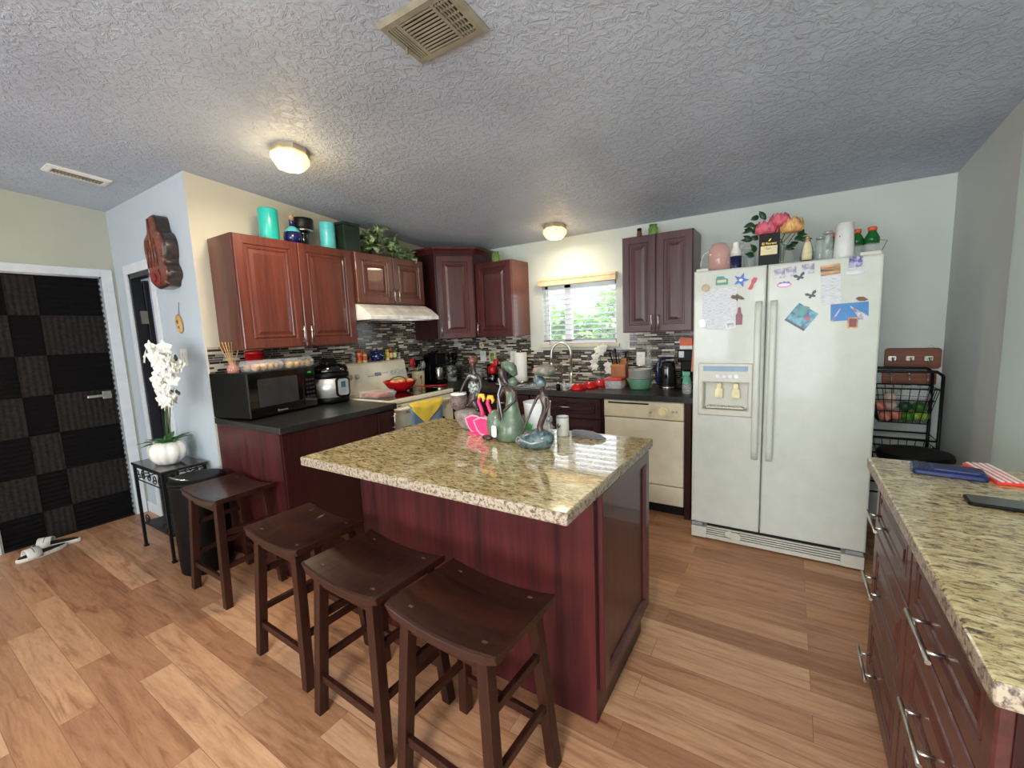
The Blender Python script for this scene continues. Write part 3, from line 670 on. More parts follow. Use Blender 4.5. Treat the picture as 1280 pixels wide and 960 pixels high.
for y in (-1.50, -1.43, -1.035, -.965, -.895):
    mb = MB(); mb.prism(circ(.024, 20, y, .135), 0, .005, FG); mb.prism(circ(.019, 20, y, .135), .005, .02, FG); mb.prism([(y - .004, .117), (y + .004, .117), (y + .004, .153), (y - .004, .153)], .02, .026, FG); mb.build('knob', 'fridge_trim', bg, bevel=.001)
mb = MB(); mb.prism([(-1.24, .12), (-1.17, .12), (-1.17, .15), (-1.24, .15)], .0, .004, FG); mb.build('clock', 'black_gloss', bg)
mb = MB()
for k in range(6): mb.prism([(-1.32 + k * .012, .12), (-1.312 + k * .012, .12), (-1.312 + k * .012, .13), (-1.32 + k * .012, .13)], 0, .003, FG)
for k in range(5): mb.prism([(-1.155 + k * .014, .135), (-1.145 + k * .014, .135), (-1.145 + k * .014, .145), (-1.155 + k * .014, .145)], 0, .003, FG)
mb.build('buttons', 'silver_grey', bg)
F = FL(.655)
mb = MB(); mb.panel(F, [(RY0 + .004, RY1 - .004, .25, .895, 0), (RY0 + .004, RY1 - .004, .25, .895, .028), (RY0 + .01, RY1 - .01, .256, .889, .034)]); od = mb.build('oven_door', 'cream_enamel', r)
mb = MB(); mb.prism(rrect(.5, .30, .02), .034, .037, F @ Matrix.Translation((-1.25, .56, 0))); mb.build('oven_window', 'dark_glass', od)
mb = MB(); mb.tube([(.69, RY0 + .05, .855), (.725, RY0 + .06, .862), (.73, RY0 + .09, .862), (.73, RY1 - .09, .862), (.725, RY1 - .06, .862), (.69, RY1 - .05, .855)], .014, 10); mb.build('door_handle', 'cream_enamel', od)
mb = MB()
for k in range(2): mb.box(.688, -1.58 + k * .05, .878, .6905, -1.545 + k * .05, .886)
mb.build('vent_slot', 'vent_dark', od)
mb = MB(); mb.panel(F, [(RY0 + .004, RY1 - .004, .06, .24, 0), (RY0 + .004, RY1 - .004, .06, .24, .025), (RY0 + .01, RY1 - .01, .066, .234, .03)]); mb.build('drawer', 'cream_enamel', r)
# towel folded over the oven handle
def cloth_strip(name, y0, y1, tip, ztop, mat, xo, parent=None, loc=None, tri=False, th=.004):
    mb = MB(); L = []; n = 14
    for s_ in range(n + 1):
        t = s_ / n; L.append([])
        for k in range(11):
            q = k / 10; y = y0 + (y1 - y0) * q
            if tri:
                hang = .03 + (tip) * (1 - abs(q - .42) / .58 if q > .42 else 1 - abs(q - .42) / .42)
            else: hang = tip * (1 - .06 * sin(q * 9))
            z = ztop - hang * t; x = xo + .018 * min(1, t * 4) + .004 * sin(q * 14 + t * 3)
            L[-1].append((x, y, z))
    L.insert(0, [(xo - .030, p[1], ztop - .05) for p in L[0]]); L.insert(1, [(xo - .010, p[1], ztop + .012) for p in L[1]])
    mb.loops(L, False, False, True)
    o = mb.build(name, mat, parent, loc, solid=th, fix=False); return o
t = thing('dish_towel', (.74, -1.29, .70), 'yellow and grey-blue dish towel hanging on the oven door handle', 'towel')
cloth_strip('towel_back', -1.46, -1.10, .26, .872, 'blue_cloth', .738, t)
cloth_strip('towel_front', -1.46, -1.09, .15, .884, 'yellow_cloth', .746, t, tri=True)

# ------------------------------------------------------------------ refrigerator
FX0, FX1, FYF, FH = 2.708, 3.625, -.86, 1.75
f = thing('refrigerator', (3.17, -.45, 0), 'white side-by-side refrigerator covered with magnets', 'refrigerator')
mb = MB(); mb.box(FX0, -.79, .02, FX1, -.06, FH - .012); mb.build('body', 'fridge_trim', f, bevel=.006)
XD = 3.106; F = FB(-.795); T = .065
D = (2.742, 3.05, .845, 1.178)
dz0, dz1, dx0, dx1 = .885, 1.055, 2.772, 3.022
mb = MB()
o_ = lambda d_, w: (FX0 + d_, XD - .003 - d_, .115 + d_, FH - d_, w)
mb.panel(F, [o_(0, 0), o_(0, T - .01), o_(.003, T - .003), o_(.01, T), (dx0, dx1, dz0, dz1, T), (dx0, dx1, dz0, dz1, T - .001)], cap=False)
fd = mb.build('freezer_door', 'fridge_white', f)
mb = MB(); o_ = lambda d_, w: (XD + .003 + d_, FX1 - d_, .115 + d_, FH - d_, w)
mb.panel(F, [o_(0, 0), o_(0, T - .01), o_(.003, T - .003), o_(.01, T)]); rd = mb.build('fridge_door', 'fridge_white', f)
# dispenser
mb = MB(); mb.panel(F, [(D[0], D[1], D[2], D[3], T), (D[0], D[1], D[2], D[3], T + .006), (D[0] + .006, D[1] - .006, D[2] + .006, D[3] - .006, T + .012), (dx0 - .008, dx1 + .008, dz0 - .008, dz1 + .008, T + .012), (dx0, dx1, dz0, dz1, T + .004), (dx0 + .004, dx1 - .004, dz0 + .004, dz1 - .004, .003)], back=False); dp = mb.build('dispenser', 'fridge_trim', fd)
mb = MB(); mb.box(dx0, FYF - .014, 1.128, dx1, FYF - .011, 1.160); mb.build('display', 'panel_blue', dp)
for k in range(4):
    mb = MB(); mb.prism(circ(.011, 14, 2.855 + k * .035, 1.096), .076, .080, F); mb.build('button', 'silver_grey', dp)
for x in (2.86, 2.955):
    mb = MB(); mb.box(x - .024, FYF + .02, .955, x + .024, FYF + .03, 1.015); mb.box(x - .015, FYF + .02, 1.01, x + .015, FYF + .04, 1.05); mb.build('paddle', 'ivory', dp, bevel=.004)
mb = MB(); mb.box(dx0 + .02, FYF + .0, .892, dx1 - .02, FYF + .05, .90)
for k in range(9): mb.box(dx0 + .03 + k * .022, FYF + .002, .90, dx0 + .038 + k * .022, FYF + .048, .904)
mb.build('drip_tray', 'fridge_trim', dp)
for x, pa in ((3.068, fd), (3.144, rd)):
    mb = MB(); y = FYF
    L = []
    for z, dd in ((.585, .004), (.60, .045), (.66, .058), (1.07, .062), (1.48, .058), (1.53, .045), (1.545, .004)):
        L.append([(x - .017, y - dd + .018, z), (x + .017, y - dd + .018, z), (x + .017, y - dd + .004, z), (x + .010, y - dd, z), (x - .010, y - dd, z), (x - .017, y - dd + .004, z)])
    mb.loops(L, True, True, True); mb.build('handle', 'fridge_white', pa)
# grille
g = MB(); g.box(FX0 + .003, -.855, .012, FX1 - .003, -.78, .035)
g.box(FX0 + .003, -.86, .012, FX0 + .095, -.79, .085); g.box(FX1 - .11, -.86, .012, FX1 - .003, -.79, .085)
for k in range(5): g.box(FX0 + .095, -.856, .030 + k * .0145, FX1 - .11, -.842, .038 + k * .0145)
gr = g.build('base_grille', 'fridge_trim', f, bevel=.002)
mb = MB(); mb.box(FX0 + .095, -.838, .014, FX1 - .11, -.80, .108); mb.build('grille_backing', 'vent_dark', gr)
mb = MB(); mb.prism(circ(.033, 24, 2.975, .062, .026), 0, .012, FB(-.858)); mb.prism(circ(.026, 24, 2.94, .068, .022), 0, .008, FB(-.858)); mb.build('filter_knob', 'fridge_trim', gr, bevel=.002)
for a_, b_ in ((FX0 + .004, FX0 + .07), (FX1 - .09, FX1 - .01)): mb = MB(); mb.box(a_, -.855, .092, b_, -.80, .112); mb.build('hinge', 'silver_grey', f)
mb = MB(); mb.box(FX0 + .01, -.84, FH - .002, FX0 + .08, -.77, FH + .016); mb.box(FX1 - .10, -.84, FH - .002, FX1 - .01, -.77, FH + .018); mb.build('hinge_cover', 'fridge_trim', f, bevel=.003)

# magnets and papers: each its own thing, flat on the door
YM = FYF - .0005
def mag(name, x, z, poly, mat, label, cat, th=.004, rot=0, group=None):
    mb = MB(); X = FB(YM) @ Matrix.Translation((x, z, 0)) @ Matrix.Rotation(rot, 4, 'Z')
    mb.prism(poly, 0, th, X); o = mb.build(name, mat, loc=(x, YM, z)); tag(o, label, cat, group); return o, X
R_ = lambda w, h_: [(-w / 2, -h_ / 2), (w / 2, -h_ / 2), (w / 2, h_ / 2), (-w / 2, h_ / 2)]
mag('paper_sheet', 2.855, 1.512, R_(.19, .25), 'paper_text', 'typed white letter sheet held on the freezer door', 'paper', .0006)
mag('shell_magnet', 2.778, 1.645, circ(.023, 18), 'tan', 'round tan shell magnet at the upper left of the freezer door', 'magnet', .01)
o, X = mag('car_magnet', 2.867, 1.678, [(-.032, -.022), (.034, -.022), (.034, .012), (.016, .016), (.012, .028), (-.026, .03), (-.032, .012)], 'magnet_teal', 'small teal souvenir magnet above the letter sheet', 'magnet', .006)
mb = MB(); mb.prism(R_(.05, .016), .006, .008, X); mb.build('panel', 'label_cream', o).matrix_parent_inverse = Matrix()
st = [((.044 if i % 2 == 0 else .018) * sin(i * pi / 5 + .35), (.044 if i % 2 == 0 else .018) * cos(i * pi / 5 + .35)) for i in range(10)]
o, X = mag('star_magnet', 2.971, 1.675, st, 'magnet_blue', 'blue star-shaped magnet on the freezer door', 'magnet', .005)
mb = MB(); mb.prism(circ(.010, 14, 0, 0, .008), .005, .007, X); mb.build('eye', 'white_plastic', o)
mag('red_magnet', 3.03, 1.648, [(-.010, -.034), (.008, -.034), (.012, -.02), (.010, .0), (.016, .02), (.014, .038), (-.004, .038), (-.010, .02), (-.006, 0)], 'magnet_red', 'long red magnet right of the blue star', 'magnet', .008, -.35)
mag('fish_magnet', 2.955, 1.573, [(-.038, .004), (-.03, .018), (-.012, .014), (-.002, .024), (.006, .014), (.022, .006), (.04, -.012), (.022, -.014), (.004, -.006), (-.002, -.022), (-.010, -.008), (-.028, -.004)], 'basket_mat', 'small grey fish-shaped magnet under the blue star', 'magnet', .006)
mag('bottle_magnet', 2.966, 1.463, [(-.017, -.052), (.017, -.052), (.018, .006), (.010, .02), (.007, .052), (-.007, .052), (-.010, .02), (-.018, .006)], 'burgundy', 'burgundy bottle-shaped magnet beside the letter sheet', 'magnet', .005)
mag('clip_magnet', 2.763, 1.427, rrect(.034, .044, .006), 'ceramic_white', 'white tilted clip magnet at the lower left of the letter sheet', 'magnet', .01, .3)
o, X = mag('card_magnet', 2.92, 1.410, R_(.052, .042), 'white_plastic', 'small white picture magnet at the lower right corner of the letter sheet', 'magnet', .004, .2)
mb = MB(); mb.prism(R_(.036, .028), .004, .005, X); mb.build('picture', 'print_grey', o)
mag('snapshot', 3.166, 1.693, R_(.052, .055), 'print_grey', 'leftmost of three lilac-grey snapshots at the top of the refrigerator door', 'photo', .001, .05)
mag('snapshot', 3.220, 1.698, R_(.052, .055), 'print_grey', 'middle one of three lilac-grey snapshots at the top of the refrigerator door', 'photo', .001, .05)
mag('snapshot', 3.300, 1.706, R_(.058, .054), 'print_grey', 'rightmost of three lilac-grey snapshots, beside the calendar', 'photo', .001, .03)
bf = [(0, -.012), (-.010, -.020), (-.018, -.012), (-.010, -.004), (-.026, .004), (-.026, .018), (-.012, .014), (0, .0), (.012, .014), (.026, .018), (.026, .004), (.010, -.004), (.018, -.012), (.010, -.020)]
mag('butterfly_magnet', 3.262, 1.668, bf, 'magnet_black', 'dark butterfly magnet between the snapshots', 'magnet', .004, .3)
mag('butterfly_magnet', 3.320, 1.563, bf, 'magnet_black', 'dark blue butterfly magnet alone left of the calendar', 'magnet', .004, .35)
o, X = mag('oval_magnet', 3.19, 1.628, circ(.036, 22, 0, 0, .015), 'magnet_pink', 'pink oval magnet under the snapshots', 'magnet', .004)
mb = MB(); mb.prism(circ(.028, 22, 0, -.001, .009), .004, .005, X); mb.build('face', 'white_plastic', o)
mb = MB(); mb.prism([(-.03, .006), (-.02, .016), (-.01, .012), (0, .02), (.01, .013), (.022, .018), (.03, .007), (0, .011)], .005, .006, X); mb.build('crest', 'magnet_blue', o)
o, X = mag('postcard', 3.278, 1.442, R_(.115, .115), 'print_blue', 'tilted blue travel postcard on the refrigerator door', 'postcard', .001, -.62)
mb = MB(); mb.prism([(-.057, -.057), (.057, -.057), (.057, -.045), (-.057, -.045)], .001, .0014, X); mb.build('border', 'magnet_black', o)
mb = MB(); mb.prism(R_(.022, .02), .001, .0014, X @ Matrix.Translation((.03, .008, 0))); mb.build('stamp', 'magnet_red', o)
mag('lizard_magnet', 3.283, 1.470, [(-.03, -.03), (-.036, -.004), (-.02, .010), (-.024, .022), (-.004, .016), (.010, .032), (.030, .026), (.034, .012), (.016, .004), (.012, -.012), (-.006, -.026), (-.018, -.016)], 'magnet_teal', 'teal curled magnet holding the tilted postcard', 'magnet', .007)
bpy.data.objects['lizard_magnet'].location.y -= .002
o, X = mag('calendar_card', 3.406, 1.610, R_(.088, .215), 'paper_text', 'narrow calendar card with a sunset picture at its top', 'calendar', .001, .07)
mb = MB(); mb.prism([(-.044, .052), (.044, .052), (.044, .1075), (-.044, .1075)], .001, .0014, X); mb.build('picture', 'print_sunset', o)
mag('violet_magnet', 3.508, 1.719, R_(.058, .056), 'print_violet', 'square violet picture magnet at the top right of the refrigerator door', 'magnet', .003)
mag('silver_magnet', 3.506, 1.664, circ(.042, 22, 0, 0, .011), 'silver_grey', 'flat silver oval magnet under the violet one', 'magnet', .004)
o, X = mag('bridge_postcard', 3.492, 1.460, R_(.162, .092), 'sky_blue', 'wide blue postcard of a bridge on the refrigerator door', 'postcard', .001, .04)
mb = MB(); mb.prism([(-.081, -.046), (-.07, -.046), (-.035, .022), (-.038, .024)], .001, .0014, X); mb.prism([(.0, .034), (.081, -.030), (.081, -.046), (.045, -.046)], .001, .0014, X); mb.build('bridge_picture', 'print_grey', o)
mag('leaf_magnet', 3.541, 1.522, [(-.026, .006), (-.014, .014), (.008, .012), (.028, -.004), (.012, -.010), (-.012, -.008)], 'brown_m', 'small brown leaf-shaped magnet at the top of the bridge postcard', 'magnet', .006)
o, X = mag('saint_magnet', 3.509, 1.400, rrect(.044, .058, .004), 'pastry', 'small framed picture magnet at the lower edge of the bridge postcard', 'magnet', .005)
mb = MB(); mb.prism(R_(.032, .044), .005, .006, X); mb.build('picture', 'burgundy', o)
for n_ in ('clip_magnet', 'card_magnet', 'shell_magnet', 'leaf_magnet', 'saint_magnet', 'silver_magnet'): bpy.data.objects[n_].location.y -= .0015

# ------------------------------------------------------------------ stools
SH = .61
def make_stool():
    t = thing('bar_stool', (0, 0, 0), 'x', 'stool', 'saddle-seat bar stools along the island')
    w, d = .43, .33   # along x, along y
    mb = MB(); L = []; n = 12
    for k in range(n + 1):
        x = -w / 2 + w * k / n; q = (2 * x / w) ** 2; z = SH - .024 + .024 * q; e = .012 if k in (0, n) else 0
        L.append([(x, -d / 2 + e, z - .026), (x, -d / 2 + .004, z - .004), (x, -d / 2 + .012, z), (x, d / 2 - .012, z), (x, d / 2 - .004, z - .004), (x, d / 2 - e, z - .026)])
    mb.loops(L, True, True, False); mb.build('seat', 'stool_wood', t, bevel=.002)
    for sx in (-1, 1):
        for sy in (-1, 1):
            x0, y0, x1, y1, a, b = sx * .150, sy * .122, sx * .192, sy * .152, .019, .019
            mb = MB(); mb.quad8([(x1 - a, y1 - a, 0), (x1 + a, y1 - a, 0), (x1 + a, y1 + a, 0), (x1 - a, y1 + a, 0)], [(x0 - b, y0 - b, SH - .035), (x0 + b, y0 - b, SH - .035), (x0 + b, y0 + b, SH - .035), (x0 - b, y0 + b, SH - .035)])
            mb.build('leg', 'stool_leg_wood', t, bevel=.002)
            mb = MB(); xx, yy = sx * .150, sy * .115; z = SH - .024 + .024 * (2 * xx / w) ** 2
            mb.box(xx - .012, yy - .004, z - .002, xx + .012, yy + .004, z + .0008); mb.build('plug', pm('plug', (92, 62, 44), .4), t)
    leg = lambda z, s: (s[0] * (.150 + .042 * (1 - z / (SH - .035))), s[1] * (.122 + .030 * (1 - z / (SH - .035))))
    for s_, zz in ((-1, .15), (1, .15)):
        x, y = leg(zz, (1, s_)); mb = MB(); mb.box(-x, y - .009, zz - .015, x, y + .009, zz + .015); mb.build('stretcher', 'stool_leg_wood', t, bevel=.002)
    for s_ in (-1, 1):
        for zz in (.22, .40):
            x, y = leg(zz, (s_, 1)); mb = MB(); mb.box(x - .009, -y, zz - .014, x + .009, y, zz + .014); mb.build('stretcher', 'stool_leg_wood', t, bevel=.002)
    for s_ in (-1, 1):
        x, y = leg(SH - .06, (1, s_)); mb = MB(); mb.box(-x, y - .009, SH - .09, x, y + .009, SH - .042); mb.build('apron', 'stool_wood', t, bevel=.002)
    return t
st0 = make_stool()
spots = [(.515, -2.690, 0.0, 'dark wooden saddle stool nearest the black bin, farthest from the camera'),
         (1.415, -2.782, -.03, 'dark wooden saddle stool second from the left, with scuffed seat edge, before the island corner'),
         (1.945, -2.835, -.04, 'dark wooden saddle stool third from the left, overlapped by the nearest stool'),
         (2.415, -2.850, -.04, 'dark wooden saddle stool nearest the camera at the right end of the row')]
for i, (x, y, a, l) in enumerate(spots):
    if i == 0: st0.location = (x, y, 0); st0.rotation_euler = (0, 0, a); st0['label'] = l
    else: dup(st0, (x, y, 0), a, label=l)

# ------------------------------------------------------------------ ceiling things
sl = math.atan(.088); NC = V((0, -sin(sl), -cos(sl)))
def FC(x, y): return frame((x, y, CZ(y)), (1, 0, 0), (0, cos(sl), -sin(sl)), NC)
# NOTE u = x, v = +y along the slope, w = down into the room
for (x, y, lab, pw) in ((.84, -2.31, 'lit octagonal ceiling lamp on the left, over the microwave counter', 6.5), (1.49, -.345, 'lit octagonal ceiling lamp near the kitchen window', 2.6)):
    l = thing('ceiling_lamp', (x, y, CZ(y)), lab, 'ceiling light', 'flush ceiling lamps'); X = FC(x, y)
    hw, hd = (.105, .105)
    oc = [(cos(radians(22.5 + 45 * k)), sin(radians(22.5 + 45 * k))) for k in range(8)]
    mb = MB(); mb.loops([[(a * r_, b * r_, z) for a, b in oc] for r_, z in ((.098, .0), (.098, .026), (.092, .03))], True, True, False, 0, X); mb.build('base', 'lamp_base', l)
    mb = MB(); mb.loops([[(a * r_, b * r_, z) for a, b in oc] for r_, z in ((.088, .03), (.100, .038), (.100, .066), (.072, .102), (.04, .108))], True, True, False, 0, X); mb.build('glass_shade', 'lamp_glass', l)
    ld = bpy.data.lights.new('lamp_bulb', 'POINT'); ld.energy = pw; ld.color = (1, .76, .42); ld.shadow_soft_size = .10
    lo = bpy.data.objects.new('lamp_bulb', ld); COL.objects.link(lo); lo.location = V((x, y, CZ(y))) + NC * .16
    ld = bpy.data.lights.new('lamp_downlight', 'AREA'); ld.shape = 'DISK'; ld.size = .16; ld.energy = 13 if pw > 5 else 5.5; ld.color = (1, .84, .62)
    lo = bpy.data.objects.new('lamp_downlight', ld); COL.objects.link(lo); lo.location = V((x, y, CZ(y))) + NC * .115
v = thing('ceiling_vent', (2.14, -2.52, CZ(-2.52)), 'large cream ceiling air vent at the top of the picture', 'vent'); X = FC(2.13, -2.545)
w_, h_ = .165, .115
mb = MB(); mb.panel(X, [(-w_, w_, -h_, h_, 0), (-w_, w_, -h_, h_, .004), (-w_ + .012, w_ - .012, -h_ + .012, h_ - .012, .016), (-.135, .135, -.082, .082, .016), (-.135, .135, -.082, .082, .002)], cap=True); mb.build('frame', 'vent_paint', v)
mb = MB(); mb.box(-.134, -.081, .0025, .134, .081, .004, 0, X); mb.build('backing', 'vent_dark', v)
mb = MB()
for k in range(11): y = -.074 + k * .0148; mb.box(-.08, y - .0022, .011, .065, y + .0022, .017, 0, X)
mb.box(-.092, -.082, .004, -.080, .082, .018, 0, X); mb.box(.065, -.082, .004, .077, .082, .018, 0, X)
for k in range(4): x = -.128 + k * .0105; mb.box(x, -.080, .004, x + .006, .080, .017, 0, X)
for k in range(4): x = .084 + k * .0125; mb.box(x, -.080, .011, x + .004, .080, .017, 0, X)
for k in range(6): y = -.07 + k * .028; mb.box(.077, y - .003, .010, .134, y + .002, .015, 0, X)
mb.build('louvres', 'vent_paint', v)
mb = MB(); mb.box(-.142, .01, .014, -.135, .018, .035, 0, X); mb.build('lever', 'vent_paint', v)
v = thing('return_vent', (-.65, -2.84, CZ(-2.84)), 'small white ceiling vent above the black front door', 'vent'); X = FC(-.652, -2.84)
mb = MB(); mb.panel(X, [(-.075, .075, -.15, .15, 0), (-.075, .075, -.15, .15, .008), (-.055, .055, -.13, .13, .014), (-.045, .045, -.12, .12, .014), (-.045, .045, -.12, .12, .002)]); mb.build('frame', 'white_plastic', v)
mb = MB()
for k in range(15): y = -.115 + k * .0164; mb.box(-.045, y - .002, .002, .045, y + .002, .012, 0, X)
for k in range(2): mb.box(-.018 + k * .03, -.12, .002, -.014 + k * .03, .12, .0125, 0, X)
mb.build('louvres', 'vent_paint', v)

l = thing('added_ceiling_fixture', (2.9, -4.75, CZ(-4.75)), 'unseen square flush ceiling light added behind the camera to brighten the floor', 'ceiling light'); X = FC(2.9, -4.75)  # added housing for the overhead light, no such fixture is known
mb = MB(); mb.box(-.3, -.3, 0, .3, .3, .05, 0, X); mb.build('housing', 'white_plastic', l, bevel=.01)
# ------------------------------------------------------------------ left wall decor
m = thing('wooden_carving', (-.36, YH, 2.04), 'reddish-brown carved wooden wall plaque hanging above the orchid', 'carving')
X = FB(YH - .0005) @ Matrix.Translation((-.34, 2.045, 0)) @ Matrix.Diagonal((1.1, 1, .8, 1))
P1 = [(-.05, .235), (.02, .24), (.05, .20), (.055, .13), (.10, .11), (.135, .05), (.13, -.03), (.105, -.08), (.14, -.12), (.15, -.17), (.11, -.20), (.10, -.235), (.03, -.24), (-.05, -.245), (-.09, -.21), (-.12, -.17), (-.13, -.10), (-.15, -.03), (-.165, .04), (-.15, .10), (-.10, .12), (-.07, .15), (-.075, .20)]
for _ in range(2): P1 = [q for i in range(len(P1)) for q in ((P1[i][0] * .75 + P1[(i + 1) % len(P1)][0] * .25, P1[i][1] * .75 + P1[(i + 1) % len(P1)][1] * .25), (P1[i][0] * .25 + P1[(i + 1) % len(P1)][0] * .75, P1[i][1] * .25 + P1[(i + 1) % len(P1)][1] * .75))]
mb = MB(); mb.loops([[(u, v_, w) for u, v_ in [(p[0] * k, p[1] * k) for p in P1]] for k, w in ((1, 0), (1, .085), (.96, .10))], True, True, False, 0, X); mb.build('plaque', 'carving_dark', m)
mb = MB(); mb.loops([[(p[0] * k * .98 , p[1] * k, w) for p in P1] for k, w in ((.955, .10), (.93, .108), (.80, .113))], True, True, False, 0, X); mb.build('carved_face', 'carving', m)
mb = MB(); mb.prism([(-.10, -.13), (-.04, -.115), (.04, -.12), (.06, -.16), (.04, -.22), (-.03, -.225), (-.08, -.19)], .105, .122, X)
mb.prism(circ(.03, 12, -.02, -.17), .12, .13, X); mb.build('flower', 'carving_red', m, bevel=.006)
mb = MB()
for k in range(5): mb.ball((.075 + .006 * k, .10 - .034 * k, .10), (.02, .014, .018), 10, 6, 0, X)
for k in range(4): mb.tube([X @ V(q) for q in ((-.10 + .04 * k, .08, .112), (-.09 + .04 * k, .0, .118), (-.10 + .045 * k, -.10, .113))], .007, 6)
mb.tube([X @ V(q) for q in ((-.03, .21, .112), (-.02, .10, .118), (-.02, -.06, .114))], .008, 6)
mb.build('relief', 'carving', m)
m = thing('hanging_ornament', (-.31, YH, 1.56), 'small pale wood slice ornament hanging on a string below the carving', 'ornament')
X = FB(YH - .004) @ Matrix.Translation((-.315, 1.565, 0)) @ Matrix.Rotation(.15, 4, 'Z')
mb = MB(); mb.prism([(-.03, .05), (-.012, .064), (.0, .058), (.014, .066), (.034, .035), (.042, -.01), (.03, -.05), (.005, -.066), (-.022, -.05), (-.038, -.012), (-.036, .028)], 0, .014, X); mb.build('slice', 'wood_slice', m, bevel=.002)
mb = MB(); mb.prism([(-.02, .02), (.0, .03), (.012, .015), (.0, .0)], .014, .016, X); mb.prism([(-.01, -.02), (.016, -.012), (.014, -.035)], .014, .016, X); mb.build('mark', 'brown_m', m)
mb = MB(); mb.cyl((-.31, YH - .010, 1.625), (-.295, YH - .004, 1.712), .0015, n=6); mb.build('string', 'black_plastic', m)
m = thing('light_switch', (-.33, YH, 1.33), 'white light switch plate on the hall wall behind the orchid', 'switch')
X = FB(YH) @ Matrix.Translation((-.325, 1.335, 0)); mb = MB(); mb.prism(rrect(.10, .12, .008), 0, .006, X); mb.build('plate', 'white_plastic', m, bevel=.002)
mb = MB(); mb.prism(R_(.03, .06), .006, .011, X); mb.build('rocker', 'ceramic_white', m, bevel=.001)

# scrollwork side table with orchid
TX0, TX1, TY0, TY1, TZ = -.64, -.13, -2.80, -2.53, .62
t = thing('side_table', ((TX0 + TX1) / 2, (TY0 + TY1) / 2, 0), 'black wrought-iron side table with scrollwork, holding the orchid', 'table')
mb = MB(); mb.box(TX0, TY0, TZ - .018, TX1, TY1, TZ); mb.build('tabletop', pm('table_top', (40, 36, 36), .12, 0, .15, coat=.4), t, bevel=.004)
for x in (TX0 + .015, TX1 - .015):
    for y in (TY0 + .015, TY1 - .015):
        mb = MB(); mb.box(x - .009, y - .009, .012, x + .009, y + .009, TZ - .018); mb.box(x - .014, y - .014, 0, x + .014, y + .014, .012); mb.build('leg', 'black_metal', t, bevel=.002)
def spiral(c, u, v_, r, turns, s=1, ph=0, n=22):
    return [tuple(V(c) + V(u) * (r * (1 - .8 * k / n) * cos(ph + s * 2 * pi * turns * k / n)) + V(v_) * (r * (1 - .8 * k / n) * sin(ph + s * 2 * pi * turns * k / n))) for k in range(n + 1)]
mb = MB()
def scrolls(a, b):
    a, b = V(a), V(b); u = (b - a).normalized(); L = (b - a).length; z0 = V((0, 0, 1))
    mb.cyl(a + z0 * (TZ - .12), b + z0 * (TZ - .12), .004, n=6); mb.cyl(a + z0 * (TZ - .03), b + z0 * (TZ - .03), .004, n=6)
    k = max(2, int(L / .085)); 
    for q in range(k):
        cc = a + u * (L * (q + .5) / k) + z0 * (TZ - .075)
        mb.tube(spiral(cc, u, (0, 0, 1), .036, 1.4, 1 if q % 2 else -1, q * 1.2), .0035, 6)
c4 = [(TX0 + .015, TY0 + .015, 0), (TX1 - .015, TY0 + .015, 0), (TX1 - .015, TY1 - .015, 0), (TX0 + .015, TY1 - .015, 0)]
for k in range(4): scrolls(c4[k], c4[(k + 1) % 4])
mb.build('scrollwork', 'black_metal', t)
mb = MB(); mb.box(TX0 + .02, TY0 + .02, .17, TX1 - .02, TY1 - .02, .18); mb.build('lower_shelf', 'black_metal', t)
mb = MB(); mb.tube(spiral((TX0 + .1, TY0 + .02, .215), (1, 0, 0), (0, 0, 1), .04, 1.3), .0035, 6); mb.tube(spiral((TX1 - .1, TY0 + .02, .215), (1, 0, 0), (0, 0, 1), .04, 1.3, -1, pi), .0035, 6); mb.build('shelf_scroll', 'black_metal', t)
ox, oy = -.345, -2.675
t = thing('potted_orchid', (ox, oy, TZ), 'artificial white orchid in a ribbed white pot on the side table', 'plant')
mb = MB(); mb.lathe((ox, oy, TZ + .001), [(.06, 0), (.085, .006), (.12, .04), (.135, .085), (.128, .125), (.105, .150), (.085, .158), (.075, .152), (.07, .13)], 64, rib=.10, ribn=9, sy=.82); pot = mb.build('pot', 'pot_white', t)
mb = MB(); mb.lathe((ox, oy, TZ + .13), [(.0, 0.012), (.05, .012), (.078, .0)], 20, sy=.82, caps=False); mb.build('soil', 'mulch', pot)
mb = MB(); rr = random.Random(5)
for k in range(15):
    a = k * 2.4; mb.leaf((ox + .02 * cos(a), oy + .02 * sin(a), TZ + .14), (cos(a), .8 * sin(a), .25 + .5 * rr.random()), (0, 0, 1), rr.uniform(.10, .15), rr.uniform(.03, .045), droop=.3)
mb.build('leaves', 'leaf_green', t, solid=.002, fix=False)
mb = MB()
s1 = [(ox, oy, TZ + .13), (ox + .05, oy, TZ + .35), (ox + .12, oy, TZ + .55), (ox + .16, oy - .01, TZ + .68), (ox + .13, oy - .02, TZ + .76), (ox + .07, oy - .03, TZ + .76)]
s2_ = [(ox + .02, oy, TZ + .13), (ox + .08, oy, TZ + .35), (ox + .17, oy, TZ + .58), (ox + .24, oy - .01, TZ + .69), (ox + .34, oy - .02, TZ + .73), (ox + .43, oy - .03, TZ + .72)]
s3_ = [(ox + .03, oy + .01, TZ + .13), (ox + .08, oy + .01, TZ + .3), (ox + .16, oy, TZ + .45), (ox + .26, oy - .02, TZ + .52), (ox + .38, oy - .02, TZ + .50)]
for q in (s1, s2_, s3_): mb.tube(q, .0035, 6)
mb.build('stems', 'stem_green', t)
def blossom(mb, c, n_, r, mi=0):
    n_ = V(n_).normalized(); u = n_.cross(V((0, 0, 1))).normalized(); v_ = u.cross(n_)
    for k in range(5):
        a = pi / 2 + k * 2 * pi / 5; d_ = u * cos(a) + v_ * sin(a) + n_ * .18
        mb.leaf(V(c), d_, n_, r, r * (.95 if k in (1, 4) else .62), mi, .05, .12)
    mb.ball(tuple(V(c) + n_ * r * .12), r * .14, 6, 4, mi)
mb = MB()
